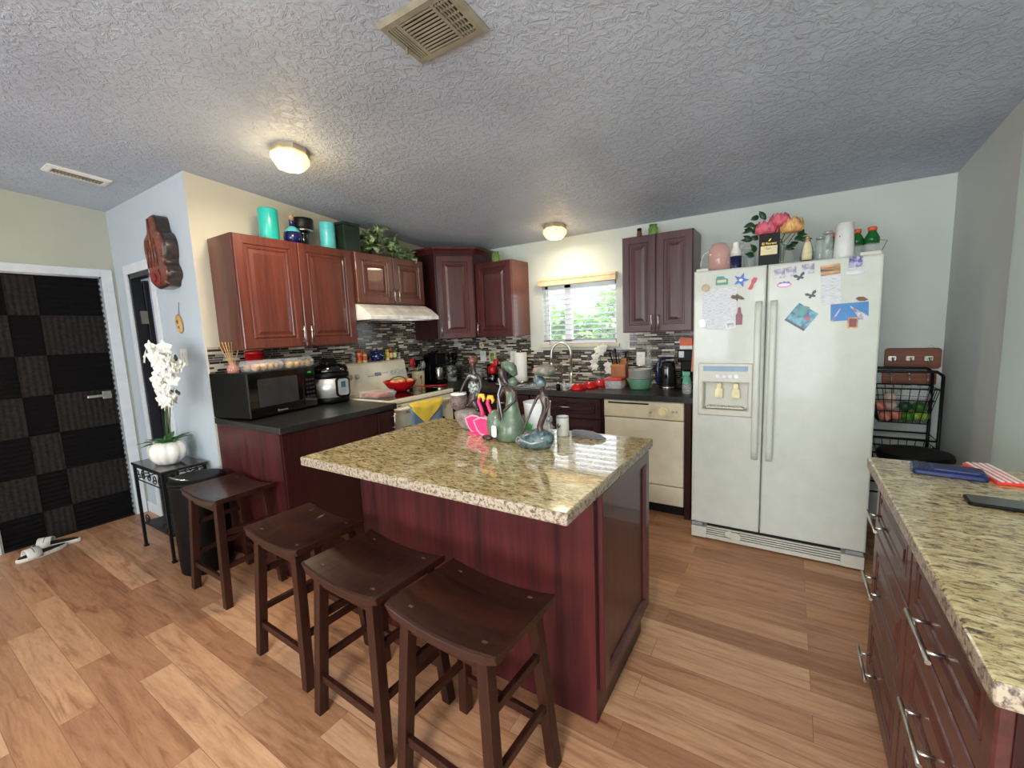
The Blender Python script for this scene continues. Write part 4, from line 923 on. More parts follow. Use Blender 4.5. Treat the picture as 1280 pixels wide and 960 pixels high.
for cx, cy, cz, n_, sp in ((.17, -.04, .745, 15, .055), (.30, -.05, .665, 20, .07), (.39, -.05, .69, 7, .035), (.24, -.05, .58, 7, .045), (.25, -.05, .475, 18, .06)):
    for k in range(n_):
        blossom(mb, (ox + cx + rr.gauss(0, sp * .6), oy + cy + rr.gauss(0, .02), TZ + cz + rr.gauss(0, sp * .5)), (rr.uniform(-.3, .9), -1, rr.uniform(-.3, .4)), rr.uniform(.042, .056))
mb.build('blossoms', 'petal_white', t, solid=.0012, fix=False)
mb = MB()
for q in ((.39, -.02, .735), (.41, -.025, .72), (.43, -.03, .725), (.34, -.02, .515), (.37, -.02, .505)): mb.ball((ox + q[0], oy + q[1], TZ + q[2]), (.010, .008, .013), 8, 6)
mb.build('buds', 'tin_green', t)
# bin
pm('bin_black', (6, 6, 7), .5, spec=.2)
t = thing('trash_can', (.085, -2.69, 0), 'tall round black bin beside the farthest stool', 'bin')
mb = MB(); mb.lathe((.10, -2.685, 0), [(.130, .0), (.142, .008), (.144, .05), (.148, .3), (.152, .56), (.152, .575)], 32); mb.build('body', 'bin_black', t)
mb = MB(); mb.lathe((.10, -2.685, .575), [(.155, 0), (.157, .012), (.145, .025), (.11, .028)], 32); mb.build('lid', 'bin_black', t)
mb = MB(); mb.tube([(-.02, -2.78, .598), (.03, -2.81, .615), (.12, -2.80, .615), (.17, -2.755, .60)], .005, 8); mb.build('lid_handle', 'steel', t)
# slides
def slipper(loc, rz, label):
    t = thing('slide_sandal', (0, 0, 0), label, 'shoe', 'pair of slides by the front door')
    def outline(k): return [((.042 + .008 * sin(a * 1) * 0) * k * cos(a) * (1 + .12 * sin(a)), .135 * k * sin(a)) for a in [2 * pi * i / 24 for i in range(24)]]
    mb = MB(); mb.loops([[(x, y, z) for x, y in outline(k)] for k, z in ((.95, 0), (1, .006), (1, .024), (.97, .028))]); mb.build('sole', 'slipper_white', t)
    mb = MB(); mb.loops([[(x, y, z) for x, y in outline(k)] for k, z in ((.93, .028), (.9, .031))]); mb.build('footbed', 'slipper_dark', t)
    mb = MB(); L = []
    for y in (.015, .05, .09):
        L.append([((.050 - .1 * (y - .02) * .3) * cos(a), y, .012 + .062 * sin(a)) for a in [pi * k / 10 for k in range(11)]])
    mb.loops(L, False, False, True); st = mb.build('strap', 'slipper_white', t, solid=.005, fix=False)
    mb = MB(); mb.tube([(.048 * cos(a), .052, .016 + .062 * sin(a)) for a in [pi * k / 10 for k in range(1, 10)]], .002, 6); mb.build('seam', 'slipper_dark', st)
    t.location = loc; t.rotation_euler = (0, 0, rz); return t
slipper((-1.14, -3.21, 0), radians(192), 'white-strapped slide sandal nearer the camera, on the floor by the front door')
slipper((-1.25, -3.12, 0), radians(150), 'dark slide sandal closest to the front door, behind its white mate')

# ------------------------------------------------------------------ things on the left uppers
def vase(x, y, z, r, h_, mat, label):
    mb = MB(); mb.lathe((x, y, z), [(r * .96, 0), (r, .004), (r, h_ - .006), (r * .97, h_), (r * .88, h_), (r * .88, h_ - .05)], 36); return tag(mb.build('pillar_candle', mat, loc=(x, y, z)), label, 'candle')
vase(.2, -2.115, ZT, .062, .215, 'turquoise', 'green-turquoise pillar candle at the left end above the cabinets')
vase(.2, -1.665, ZT, .057, .205, 'turquoise_light', 'light turquoise pillar candle between the dark pot and the green tin')
t = thing('decanter', (.2, -1.955, ZT), 'round cobalt blue glass bottle with a cork, above the left cabinets', 'bottle')
mb = MB(); mb.lathe((.21, -1.955, ZT), [(.03, 0), (.052, .01), (.062, .045), (.056, .085), (.03, .115), (.018, .125), (.016, .165), (.02, .17)], 28); mb.build('bottle', 'cobalt', t)
mb = MB(); mb.lathe((.21, -1.955, ZT + .165), [(.017, 0), (.019, .03), (.019, .04)], 16); mb.build('stopper', 'cork', t)
mb = MB(); mb.lathe((.21, -1.955, ZT + .09), [(.056, -.004), (.032, .026), (.021, .036)], 20, caps=False); mb.build('collar', 'turquoise_light', t)
t = thing('coffee_press', (.18, -1.83, ZT), 'black and chrome pedestal pot beside the blue bottle above the cabinets', 'pot')
mb = MB(); mb.lathe((.16, -1.84, ZT), [(.062, 0), (.066, .012), (.04, .02), (.034, .05), (.036, .09), (.05, .115)], 28); mb.build('stand', 'black_gloss', t)
mb = MB(); mb.lathe((.16, -1.84, ZT + .112), [(.055, 0), (.07, .006), (.070, .016), (.055, .02)], 28); mb.build('ring', 'chrome', t)
mb = MB(); mb.lathe((.16, -1.84, ZT + .13), [(.066, 0), (.074, .01), (.076, .07), (.07, .08), (.02, .084)], 28); mb.build('bowl', 'black_metal', t)
t = thing('tin_box', (.2, -1.50, ZT), 'dark green metal tin beside the ivy above the cabinets', 'tin')
mb = MB(); mb.box(.11, -1.585, ZT, .29, -1.43, ZT + .20); mb.build('box', 'tin_green', t, bevel=.006)
mb = MB(); mb.box(.105, -1.59, ZT + .20, .295, -1.425, ZT + .225); mb.build('lid', 'tin_green', t, bevel=.008)
t = thing('ivy_plant', (.2, -1.13, ZT), 'trailing artificial ivy with variegated leaves above the short cabinet', 'plant')
mb = MB(); mb.lathe((.19, -1.16, ZT), [(.06, 0), (.08, .05), (.085, .09)], 20); mb.build('basket', 'basket_mat', t)
mb = MB(); rr = random.Random(11)
for k in range(150):
    q = rr.random(); y = -1.36 + .54 * q; top = .215 * (1 - abs(q - .25) * 1.1); z = ZT + .015 + max(.03, top) * rr.random() ** .7
    x = .2 + rr.gauss(0, .055); d_ = (rr.uniform(-.1, 1), rr.uniform(-1, 1), rr.uniform(-.5, .9)); mb.leaf((min(x, .33), y, z), d_, (rr.uniform(0, .8), -.3, 1), rr.uniform(.065, .095), rr.uniform(.048, .07), droop=.3)
mb.build('leaves', 'variegated', t, solid=.0012, fix=False)
mb = MB()
for k in range(8):
    y = -1.34 + k * .07; mb.tube([(.19, -1.16, ZT + .08), (.2, (y - 1.16) / 2, ZT + .15), (.22, y, ZT + .06)], .003, 6)
mb.build('vines', 'stem_green', t)
def jar(name, x, y, z, r, h_, mat, label, lid=None):
    t = thing(name, (x, y, z), label, 'jar')
    mb = MB(); mb.lathe((x, y, z), [(r * .8, 0), (r * .95, .004), (r, .02), (r, h_ * .7), (r * .8, h_ * .82), (r * .82, h_), (r * .74, h_), (r * .72, h_ * .8)], 24); mb.build('glass', mat, t)
    if lid: mb = MB(); mb.lathe((x, y, z + h_), [(r * .86, 0), (r * .88, .018), (r * .8, .022)], 24); mb.build('lid', lid, t)
    return t
jar('glass_jar', .76, -.2, 2.0955, .04, .11, 'green_glass', 'small green glass jar on the cabinet left of the window')
jar('glass_jar', 2.285, -.2, 2.1255, .038, .095, 'green_glass', 'small green glass jar on the plum cabinet near the refrigerator')
jar('spice_jar', 2.175, -.2, 2.1255, .02, .06, 'brown_m', 'tiny brown jar left of the green one on the plum cabinet', 'black_plastic')

# ------------------------------------------------------------------ left counter things
t = thing('microwave', (0, 0, 0), 'black microwave oven on the left worktop', 'microwave')
# local: u along the front (x), depth along -y ... built facing +x then turned
w_, d_, h_ = .53, .36, .30
mb = MB(); mb.box(-d_, 0, .012, -.02, w_, h_); mb.box(-d_ + .04, .04, 0, -d_ + .07, .07, .012); mb.box(-.08, .04, 0, -.05, .07, .012); mb.box(-.08, w_ - .07, 0, -.05, w_ - .04, .012); mb.build('case', 'black_plastic', t, bevel=.005)
mb = MB(); mb.box(-.02, 0.002, .014, .0, w_ * .775, h_ - .002); dr = mb.build('door', 'black_gloss', t, bevel=.004)
mb = MB(); mb.prism(rrect(.30, .18, .01), 0, .0015, FL(0) @ Matrix.Translation((.215, .165, 0))); mb.build('window', pm('mw_window', (52, 52, 52), .15), dr)
words('brand_text', 'Emerson', 'silver_grey', FL(0.0012) @ Matrix.Translation((.23, .035, 0)), .022, dr)
mb = MB(); mb.box(-.02, w_ * .78, .014, -.001, w_ - .002, h_ - .002); cp = mb.build('control_panel', 'black_gloss', t, bevel=.004)
mb = MB(); mb.prism(R_(.07, .018), 0, .001, FL(0) @ Matrix.Translation((w_ * .89, .262, 0))); mb.build('display', pm('mw_led', (20, 40, 22), .2), cp)
words('clock_digits', '4:10', pm('led_green', (40, 120, 50), .3, emis=((70, 255, 90), .6)) and 'led_green', FL(.0015) @ Matrix.Translation((w_ * .89, .262, 0)), .016, cp)
mb = MB()
for a in range(5):
    for b_ in range(3): mb.prism(R_(.02, .014), 0, .001, FL(0) @ Matrix.Translation((w_ * .89 - .026 + b_ * .026, .09 + a * .03, 0)))
mb.build('keypad', pm('keys', (30, 30, 31), .4), cp)
t.location = (.40, -2.465, LZ); t.rotation_euler = (0, 0, radians(10)); MWZ = LZ + .3

t = thing('pressure_cooker', (.2, -1.755, LZ), 'round stainless pressure cooker with a black lid beside the microwave', 'cooker')
px_, py_ = .205, -1.765
mb = MB(); mb.lathe((px_, py_, LZ), [(.12, 0), (.135, .01), (.14, .05)], 36); mb.lathe((px_, py_, LZ + .195), [(.140, 0), (.145, .01), (.145, .035), (.135, .045)], 36); mb.build('rim', 'black_plastic', t)
mb = MB(); mb.lathe((px_, py_, LZ + .048), [(.138, 0), (.138, .15)], 36); mb.build('steel_body', 'steel_light', t)
mb = MB(); mb.lathe((px_, py_, LZ + .238), [(.142, 0), (.144, .015), (.13, .045), (.08, .065), (.03, .07)], 36); ld_ = mb.build('lid', 'black_gloss', t)
mb = MB(); mb.tube([(px_ - .02, py_ - .06, LZ + .29), (px_ - .01, py_ - .05, LZ + .325), (px_ + .01, py_ + .05, LZ + .325), (px_ + .02, py_ + .06, LZ + .29)], .014, 10); mb.build('lid_handle', 'black_plastic', ld_)
mb = MB(); mb.lathe((px_ + .06, py_ - .05, LZ + .285), [(.014, 0), (.014, .03), (.008, .035)], 14); mb.build('valve', 'black_plastic', ld_)
FP = frame((px_, py_, LZ), (cos(radians(40)), sin(radians(40)), 0), (0, 0, 1), (sin(radians(40)) , -cos(radians(40)), 0))
FP = frame((px_, py_, LZ), (-sin(radians(-8)), cos(radians(-8)), 0), (0, 0, 1), (cos(radians(-8)), sin(radians(-8)), 0))
mb = MB(); mb.prism(rrect(.11, .15, .03), .12, .15, FP @ Matrix.Translation((.03, .125, 0))); cpn = mb.build('control_panel', 'black_plastic', t, bevel=.004)
mb = MB(); mb.prism(rrect(.085, .125, .02), .15, .1525, FP @ Matrix.Translation((.03, .125, 0))); mb.build('face', 'silver_grey', cpn)
mb = MB(); mb.prism(R_(.036, .045), .1525, .154, FP @ Matrix.Translation((.03, .145, 0))); mb.build('display', 'lcd', cpn)
for a in (-70, 110):
    mb = MB(); c_ = V((px_ + .14 * cos(radians(a)), py_ + .14 * sin(radians(a)), LZ + .215)); mb.box(c_.x - .02, c_.y - .02, c_.z - .012, c_.x + .02, c_.y + .02, c_.z + .012); mb.build('side_handle', 'black_plastic', t, bevel=.006)

# on the microwave
t = thing('reed_diffuser', (.10, -2.44, MWZ), 'reed diffuser with wooden sticks on the left end of the microwave', 'diffuser')
mb = MB(); mb.lathe((.20, -2.448, MWZ), [(.03, 0), (.034, .004), (.036, .035), (.02, .055), (.014, .06), (.015, .075)], 20); mb.build('bottle', 'pink_glass', t)
mb = MB()
for a, b_ in ((-.05, -.03), (-.035, .0), (-.02, -.02), (-.045, .02), (.03, .05), (-.06, -.05)): mb.cyl((.20, -2.448, MWZ + .02), (  .20 + a * .6, -2.448 + b_ * 1.1, MWZ + .20), .0022, n=6)
mb.build('reeds', 'wood_slice', t)
def clamshell(x, y, rz, food, label, name='pastry_box'):
    t = thing(name, (0, 0, 0), label, 'food package'); i5 = lambda d_, w: (-.075 + d_, .075 - d_, -.11 + d_, .11 - d_, w)
    X = Matrix.Identity(4)
    mb = MB(); mb.panel(X, [i5(.012, 0), i5(0, .03), i5(-.004, .032), i5(-.004, .036), i5(.0, .038), i5(.01, .07), i5(.02, .074)]); mb.build('clear_lid', 'clear_plastic', t)
    rr = random.Random(int(x * 1000))
    for k in range(8):
        mb = MB(); q = (-.035 + .07 * (k % 2), -.078 + .052 * (k // 2)); mb.ball((q[0] + rr.gauss(0, .003), q[1] + rr.gauss(0, .003), .026), (.030, .024, .024), 12, 7); mb.build('pastry', food, t)
    t.location = (x, y, MWZ); t.rotation_euler = (0, 0, rz); return t
clamshell(.235, -2.285, .25, 'pastry', 'clear box of small brown pastries on the microwave, nearer the diffuser')
pm('cheese_food', (236, 178, 70), .6, 0, .15, 30)
clamshell(.21, -2.04, .25, 'cheese_food', 'clear box of yellow pastries at the right end of the microwave')
t = thing('red_canister', (.11, -2.26, MWZ), 'red round canister behind the pastry boxes on the microwave', 'canister')
mb = MB(); mb.lathe((.068, -2.24, MWZ), [(.055, 0), (.058, .005), (.058, .105)], 28); mb.build('body', 'red_plastic', t)
mb = MB(); mb.lathe((.068, -2.24, MWZ + .106), [(.061, 0), (.061, .02), (.05, .026)], 28); mb.build('lid', 'red_plastic', t)

# on the range
t = thing('meat_package', (.45, -1.50, .94), 'clear plastic tray of sausages on the left of the cooktop', 'food package')
mb = MB(); X = frame((.42, -1.49, .9412), (1, 0, 0), (0, 1, 0), (0, 0, 1)); i6 = lambda d_, w: (-.11 + d_, .11 - d_, -.10 + d_, .10 - d_, w)
mb.panel(X, [i6(.01, 0), i6(0, .03), i6(-.004, .034), i6(.006, .038), i6(.016, .052)]); mb.build('tray', 'clear_plastic', t)
for k in range(6):
    mb = MB(); x = .335 + k * .034; mb.tube([(x, -1.57, .955), (x + .004, -1.54, .962), (x + .002, -1.45, .962), (x - .002, -1.41, .955)], [.008, .014, .014, .008], 10); mb.build('sausage', 'sausage', t)
t = thing('red_bowl', (.36, -1.19, .94), 'red bowl of fried food on the cooktop', 'bowl')
bx_, by_ = .36, -1.185
mb = MB(); mb.lathe((bx_, by_, .9412), [(.05, 0), (.06, .003), (.11, .04), (.14, .085), (.146, .095), (.138, .095), (.10, .04), (.05, .012)], 36, caps=False); mb.lathe((bx_, by_, .9412), [(.05, 0), (.05, .012)], 36); mb.build('bowl', 'red_plastic', t)
rr = random.Random(2)
for k in range(9):
    mb = MB(); a = k * .7; r_ = .02 + .06 * (k % 3) / 2; mb.ball((bx_ + r_ * cos(a * 2), by_ + r_ * sin(a * 2), .9412 + .085 + rr.uniform(-.005, .012)), (.045, .035, .018), 12, 6); mb.build('food_piece', 'pastry' if k % 3 else 'cheese_food', t)
mb = MB(); mb.tube([(bx_ + .10 * cos(a), by_ - .03 + .03 * sin(a), 1.03 + .04 * sin(a)) for a in [pi * k / 12 for k in range(13)]], .004, 6); mb.build('carry_handle', 'black_metal', t)
# jars along the backguard top
def shaker(x, y, z, r, h_, body, cap, label, group='spice jars on top of the stove backguard', name='spice_jar', lab=None):
    t = thing(name, (x, y, z), label, 'jar', group)
    mb = MB(); mb.lathe((x, y, z), [(r * .92, 0), (r, .003), (r, h_ * .72), (r * .8, h_ * .78)], 18); b_ = mb.build('jar', body, t)
    mb = MB(); mb.lathe((x, y, z + h_ * .78), [(r * .86, 0), (r * .86, h_ * .2), (r * .7, h_ * .22)], 18); mb.build('cap', cap, t)
    if lab: mb = MB(); mb.lathe((x, y, z + h_ * .2), [(r * 1.02, 0), (r * 1.02, h_ * .4)], 18, caps=False); mb.build('label_band', lab, b_)
    return t
BZ_ = 1.2005
shaker(.042, -1.40, BZ_, .018, .10, 'glass', 'silver_grey', 'clear spice jar at the left end of the stove backguard')
shaker(.045, -1.345, BZ_, .022, .115, 'yellow', 'red_plastic', 'yellow spice tin with a red cap on the stove backguard', lab='straw_red')
shaker(.045, -1.29, BZ_, .022, .095, 'label_cream', 'orange_cap', 'short cream spice jar with an orange cap left of the blue pot', lab='orange_cap')
shaker(.045, -1.03, BZ_, .020, .10, 'label_cream', 'yellow', 'cream spice jar with a yellow cap right of the blue pot', lab='yellow')
shaker(.045, -.985, BZ_, .020, .11, 'red_dark', 'orange_cap', 'reddish spice jar with an orange cap on the stove backguard', lab='label_cream')
shaker(.045, -.94, BZ_, .020, .11, 'lime', 'leaf_green', 'green-capped spice jar near the right end of the backguard', lab='label_cream')
shaker(.045, -.885, BZ_, .016, .085, 'glass', 'black_plastic', 'small clear shaker with a black cap at the right end of the backguard')
t = thing('blue_pot', (.05, -1.16, BZ_), 'dark blue dotted enamel pot on top of the stove backguard', 'pot')
mb = MB(); mb.lathe((.058, -1.16, BZ_), [(.04, 0), (.056, .012), (.063, .045), (.060, .075), (.055, .078)], 28); b_ = mb.build('pot', 'cobalt', t)
mb = MB(); mb.lathe((.058, -1.16, BZ_ + .078), [(.062, 0), (.05, .016), (.01, .024)], 28); mb.ball((.058, -1.16, BZ_ + .108), .01); mb.build('lid', 'cobalt', t)
mb = MB(); mb.ball((.058, -1.235, BZ_ + .06), (.014, .016, .01)); mb.ball((.058, -1.085, BZ_ + .06), (.014, .016, .01)); mb.build('ears', 'cobalt', t)
mb = MB()
for a in range(8): mb.ball((.058 + .062 * cos(a * .8 - .6), -1.16 + .062 * sin(a * .8 - .6), BZ_ + .03 + .02 * (a % 2)), .006, 8, 5)
mb.build('dots', 'turquoise_light', b_)

# ------------------------------------------------------------------ corner and back counter things
CT = .9155
t = thing('utensil_crock', (.12, -.74, CT), 'cream palm-tree patterned crock of utensils beside the stove', 'utensil holder')
x, y = .13, -.73
mb = MB(); mb.lathe((x, y, CT), [(.052, 0), (.058, .01), (.062, .15), (.058, .152), (.054, .14)], 28, caps=False); mb.lathe((x, y, CT), [(.052, 0), (.052, .01)], 28); mb.build('crock', 'crock_print', t)
mb = MB(); X = frame((x + .058, y - .02, CT + .03), (.3, -.95, 0), (0, 0, 1), (.95, .3, 0)); mb.prism([(-.003, 0), (.003, 0), (.004, .06), (-.002, .06)], 0, .004, X)
for a in range(5): mb.leaf(X @ V((.001, .06, .003)), X.to_3x3() @ V((cos(a * .7 + .2), sin(a * .7 + .2), .05)), X.to_3x3() @ V((0, 0, 1)), .035, .012)
mb.build('palm_tree', 'brown_m', t, fix=False)
mb = MB(); mb.tube([(x, y, CT + .02), (x - .03, y - .03, CT + .2)], .005, 8); mb.ball((x - .035, y - .035, CT + .24), (.02, .028, .045)); mb.build('red_spatula', 'red_plastic', t)
mb = MB(); mb.tube([(x + .01, y, CT + .02), (x + .03, y + .04, CT + .2)], .004, 8); mb.ball((x + .034, y + .05, CT + .21), (.008, .026, .035)); mb.build('spoon', 'silver_grey', t)
mb = MB()
for k in range(4): mb.tube([(x, y + .01, CT + .12), (x - .01 + .012 * k, y + .0 + .008 * k, CT + .17), (x - .006 + .02 * k, y + .02, CT + .21), (x, y + .025, CT + .235)], .0018, 6)
mb.build('whisk', 'steel', t)
mb = MB(); mb.tube([(x - .01, y + .02, CT + .02), (x - .02, y + .03, CT + .2)], .005, 8); mb.box(x - .03, y + .0, CT + .19, x - .022, y + .06, CT + .26); mb.build('black_turner', 'black_plastic', t)
t = thing('red_oven_mitt', (.30, -.74, CT), 'red silicone spatula lying on the worktop right of the stove', 'utensil')
mb = MB(); mb.tube([(.26, -.79, CT + .012), (.33, -.73, CT + .014), (.42, -.64, CT + .012)], [.009, .008, .006], 10); mb.ball((.23, -.82, CT + .012), (.055, .04, .011), X=None); mb.build('spatula', 'red_plastic', t)
t.name = 'red_spatula'
t = thing('coffee_maker', (.15, -.52, CT), 'black capsule coffee maker with a steel front in the corner', 'coffee maker')
x, y = .15, -.50
mb = MB(); mb.box(x - .09, y - .07, CT, x + .10, y + .07, CT + .035); mb.box(x - .09, y - .07, CT + .03, x - .01, y + .07, CT + .30); mb.box(x - .09, y - .07, CT + .20, x + .09, y + .07, CT + .31); mb.build('housing', 'black_plastic', t, bevel=.012)
mb = MB(); mb.lathe((x + .045, y, CT + .036), [(.036, 0), (.04, .01), (.04, .13), (.034, .14)], 24); mb.build('mug', 'steel', t)
mb = MB(); mb.tube([(x - .05, y - .04, CT + .31), (x + .02, y - .04, CT + .335), (x + .05, y + .0, CT + .335), (x + .02, y + .04, CT + .335), (x - .05, y + .04, CT + .31)], .008, 8); mb.build('lid_handle', 'black_plastic', t)
t = thing('utensil_crock', (.16, -.27, CT), 'dark patterned canister of black utensils in the corner', 'utensil holder')
x, y = .17, -.27
mb = MB(); mb.lathe((x, y, CT), [(.052, 0), (.056, .006), (.058, .17), (.054, .172), (.052, .16)], 28, caps=False); mb.lathe((x, y, CT), [(.052, 0), (.052, .01)], 28); mb.build('crock', 'crock_dark_print', t)
for k, (a, b_) in enumerate(((-.05, -.05), (.0, -.03), (.04, .03), (.06, -.02), (-.02, .05))):
    mb = MB(); mb.tube([(x + a * .2, y + b_ * .2, CT + .02), (x + a, y + b_, CT + .24)], .005, 8); mb.ball((x + a * 1.1, y + b_ * 1.1, CT + .27), (.022, .012, .036)); mb.build('utensil', 'black_plastic', t)
# jars against the back wall
for k, (x, m_, l_) in enumerate(((.33, 'crock_dark_print', 'patterned glass tumbler right of the dark canister'), (.41, 'glass', 'clear glass tumbler by the back wall, left of the red coffee grinder'))):
    mb = MB(); mb.lathe((x, -.10, CT), [(.034, 0), (.036, .004), (.040, .13), (.037, .13), (.034, .01)], 24); tag(mb.build('tumbler', m_, loc=(x, -.10, CT)), l_, 'glass')
t = thing('coffee_grinder', (.66, -.2, CT), 'small red and black appliance on the back worktop', 'appliance')
x, y = .665, -.2
mb = MB(); mb.lathe((x, y, CT), [(.055, 0), (.058, .02), (.05, .07), (.045, .085)], 28); mb.build('base', 'black_gloss', t)
mb = MB(); mb.lathe((x, y, CT + .085), [(.045, 0), (.05, .01), (.05, .06), (.04, .075), (.02, .08)], 28); mb.build('bowl', 'red_plastic', t)
mb = MB(); mb.box(x + .005, y + .0, CT + .16, x + .05, y + .045, CT + .23); mb.box(x - .045, y + .02, CT + .15, x + .04, y + .05, CT + .18); mb.build('head', 'red_plastic', t, bevel=.008)
mb = MB(); mb.lathe((x, y - .055, CT + .035), [(.012, 0), (.012, .006)], 14); mb.build('knob', 'chrome', t)
t = thing('black_toaster', (.82, -.2, CT), 'black toaster between the red appliance and the paper towels', 'toaster')
mb = MB(); mb.box(.755, -.28, CT, .90, -.10, CT + .185); mb.build('case', 'black_gloss', t, bevel=.02, seg=3)
mb = MB(); mb.box(.79, -.26, CT + .184, .81, -.12, CT + .187); mb.box(.84, -.26, CT + .184, .86, -.12, CT + .187); mb.build('slots', 'steel', t)
t = thing('paper_towel_roll', (.98, -.2, CT), 'upright white paper towel roll left of the sink', 'paper towels')
mb = MB(); mb.lathe((.985, -.17, CT), [(.065, 0), (.068, .004), (.068, .010), (.01, .014)], 24); mb.cyl((.985, -.17, CT), (.985, -.17, CT + .315), .007); mb.build('stand', 'steel', t)
mb = MB(); mb.lathe((.985, -.17, CT + .016), [(.062, 0), (.063, .003), (.063, .275), (.062, .278), (.02, .278), (.02, .2)], 36); mb.build('roll', 'white_paper', t)
# outlets on the backsplash
def outlet(x, z, label, wd=.075):
    t = thing('wall_outlet', (x, -.008, z), label, 'outlet', 'outlets on the backsplash'); X = FB(-.0085) @ Matrix.Translation((x, z, 0))
    mb = MB(); mb.prism(rrect(wd, .115, .006), 0, .005, X); p_ = mb.build('plate', 'white_plastic', t, bevel=.0015)
    for q in (-.025, .025): mb = MB(); mb.prism(rrect(.034, .028, .008), .005, .007, X @ Matrix.Translation((0, q, 0))); mb.build('socket', 'ceramic_white', t)
outlet(.41, 1.165, 'white outlet plate on the mosaic, left of the small green picture'); outlet(.80, 1.155, 'white outlet plate above the black toaster'); outlet(2.13, 1.14, 'white outlet plate behind the stacked pots')
t = thing('picture_card', (.56, -.012, 1.16), 'small green and white picture leaning on the mosaic behind the red appliance', 'picture')
mb = MB(); mb.box(.505, -.03, 1.09, .585, -.012, 1.22); mb.build('card', 'label_cream', t); mb = MB(); mb.box(.52, -.032, 1.11, .572, -.0302, 1.20); mb.build('leaf_print', 'variegated', t)
mb = MB(); mb.lathe((.546, -.06, CT), [(.05, 0), (.05, .06), (.045, .17)], 20); mb.build('canister', 'black_plastic', t)
t = thing('shell_ornament', (.40, -.02, 1.27), 'cream shell ornament stuck to the mosaic under the corner cabinet', 'ornament')
mb = MB()
for a in range(5): mb.ball((.40 + .02 * cos(a * 1.25), -.018, 1.285 + .026 * sin(a * 1.25)), (.016, .008, .016), 10, 6)
mb.build('shell', 'label_cream', t)

# sink area
t = thing('dish_sponge_tray', (1.37, -.45, CT), 'shallow tray of pinkish items in the left sink basin', 'tray')
mb = MB(); i7 = lambda d_, w: (1.17 + d_, 1.37 - d_, -.50 + d_, -.26 - d_, w)
mb.panel(frame((0, 0, .76), (1, 0, 0), (0, 1, 0), (0, 0, 1)), [i7(.01, 0), i7(0, .10), i7(.006, .10), i7(.016, .01)]); mb.build('tray', 'white_plastic', t)
rr = random.Random(8)
for k in range(14): mb = MB(); mb.ball((1.20 + rr.random() * .14, -.47 + rr.random() * .18, .85 + rr.random() * .02), (.025, .02, .018), 10, 6); mb.build('meat_piece', 'apple_pink', t)
t = thing('plate_stack', (1.12, -.42, CT), 'white plates tilted at the left rim of the sink', 'plates')
mb = MB(); mb.lathe((.975, -.42, CT), [(.05, 0), (.06, .004), (.105, .018), (.108, .021), (.06, .009), (.02, .007)], 32); mb.build('plate', 'ceramic_white', t)
mb = MB(); mb.lathe((.97, -.415, CT + .012), [(.04, 0), (.05, .004), (.09, .03), (.093, .033), (.05, .01)], 32); mb.build('dish', 'silver_grey', t)
t = thing('soap_bottle', (1.60, -.575, CT), 'small dark dish soap bottle at the front rim of the sink', 'bottle')
mb = MB(); mb.lathe((1.60, -.585, CT + .002), [(.015, 0), (.017, .01), (.016, .045), (.008, .055)], 16); mb.build('bottle', 'black_plastic', t); mb = MB(); mb.lathe((1.60, -.585, CT + .057), [(.008, 0), (.008, .014)], 12); mb.build('cap', 'white_plastic', t)
t = thing('soap_dispenser', (1.65, -.58, CT), 'clear small soap dispenser beside the red dishes', 'bottle')
mb = MB(); mb.lathe((1.66, -.585, CT), [(.018, 0), (.02, .01), (.018, .04), (.01, .05)], 16); mb.build('bottle', 'clear_plastic', t); mb = MB(); mb.cyl((1.66, -.585, CT + .05), (1.66, -.585, CT + .075), .004); mb.box(1.645, -.59, CT + .072, 1.665, -.58, CT + .078); mb.build('pump', 'white_plastic', t)
def plate_like(x, y, z, r, tilt, az, mat, label, grp):
    t = thing('red_dish', (0, 0, 0), label, 'bowl', grp)
    mb = MB(); mb.lathe((0, 0, 0), [(r * .4, 0), (r * .5, .003), (r * .9, .035), (r, .055), (r * .97, .055), (r * .85, .036), (r * .4, .008)], 30); mb.build('bowl', mat, t)
    mb = MB(); mb.lathe((0, 0, 0), [(r * .62, .0165), (r * .64, .0165), (r * .66, .0195), (r * .64, .0195)], 30, caps=False); mb.build('stripe', 'yellow', t)
    t.location = (x, y, z); t.rotation_euler = (tilt, 0, az); return t
plate_like(1.752, -.515, CT + .0555, .068, pi, 0, 'red_plastic', 'front one of the upturned red bowls drying right of the sink', 'red bowls drying by the sink')
plate_like(1.80, -.375, CT + .0555, .070, pi, .3, 'red_plastic', 'middle one of the upturned red bowls drying right of the sink', 'red bowls drying by the sink')
plate_like(1.835, -.225, CT + .0555, .075, pi, .3, 'red_plastic', 'rear one of the upturned red bowls, next to the glass container', 'red bowls drying by the sink')
t = thing('food_container', (2.0, -.28, CT), 'clear glass food container with a red lid by the knife block', 'container')
X = frame((2.01, -.35, CT), (1, 0, 0), (0, 1, 0), (0, 0, 1)); i8 = lambda d_, w: (-.072 + d_, .072 - d_, -.055 + d_, .055 - d_, w)
mb = MB(); mb.panel(X, [i8(.012, 0), i8(.008, .004), i8(0, .075), i8(.004, .075), i8(.014, .008)]); mb.build('dish', 'clear_plastic', t)
mb = MB(); mb.panel(X, [i8(-.004, .072), i8(-.006, .078), i8(-.004, .09), i8(.004, .093)]); mb.build('lid', 'red_plastic', t, bevel=.002)
t = thing('colander', (2.185, -.30, CT), 'green ribbed plastic colander under the steel pot', 'colander')
x, y = 2.205, -.30
mb = MB(); mb.lathe((x, y, CT), [(.07, 0), (.078, .006), (.092, .05), (.105, .078), (.108, .084), (.100, .084), (.088, .05), (.07, .01)], 48, rib=.03, ribn=16); mb.build('bowl', 'green_plastic', t)
t = thing('steel_pot', (x, y, CT + .086), 'stainless steel saucepan stacked on the green colander', 'pot')
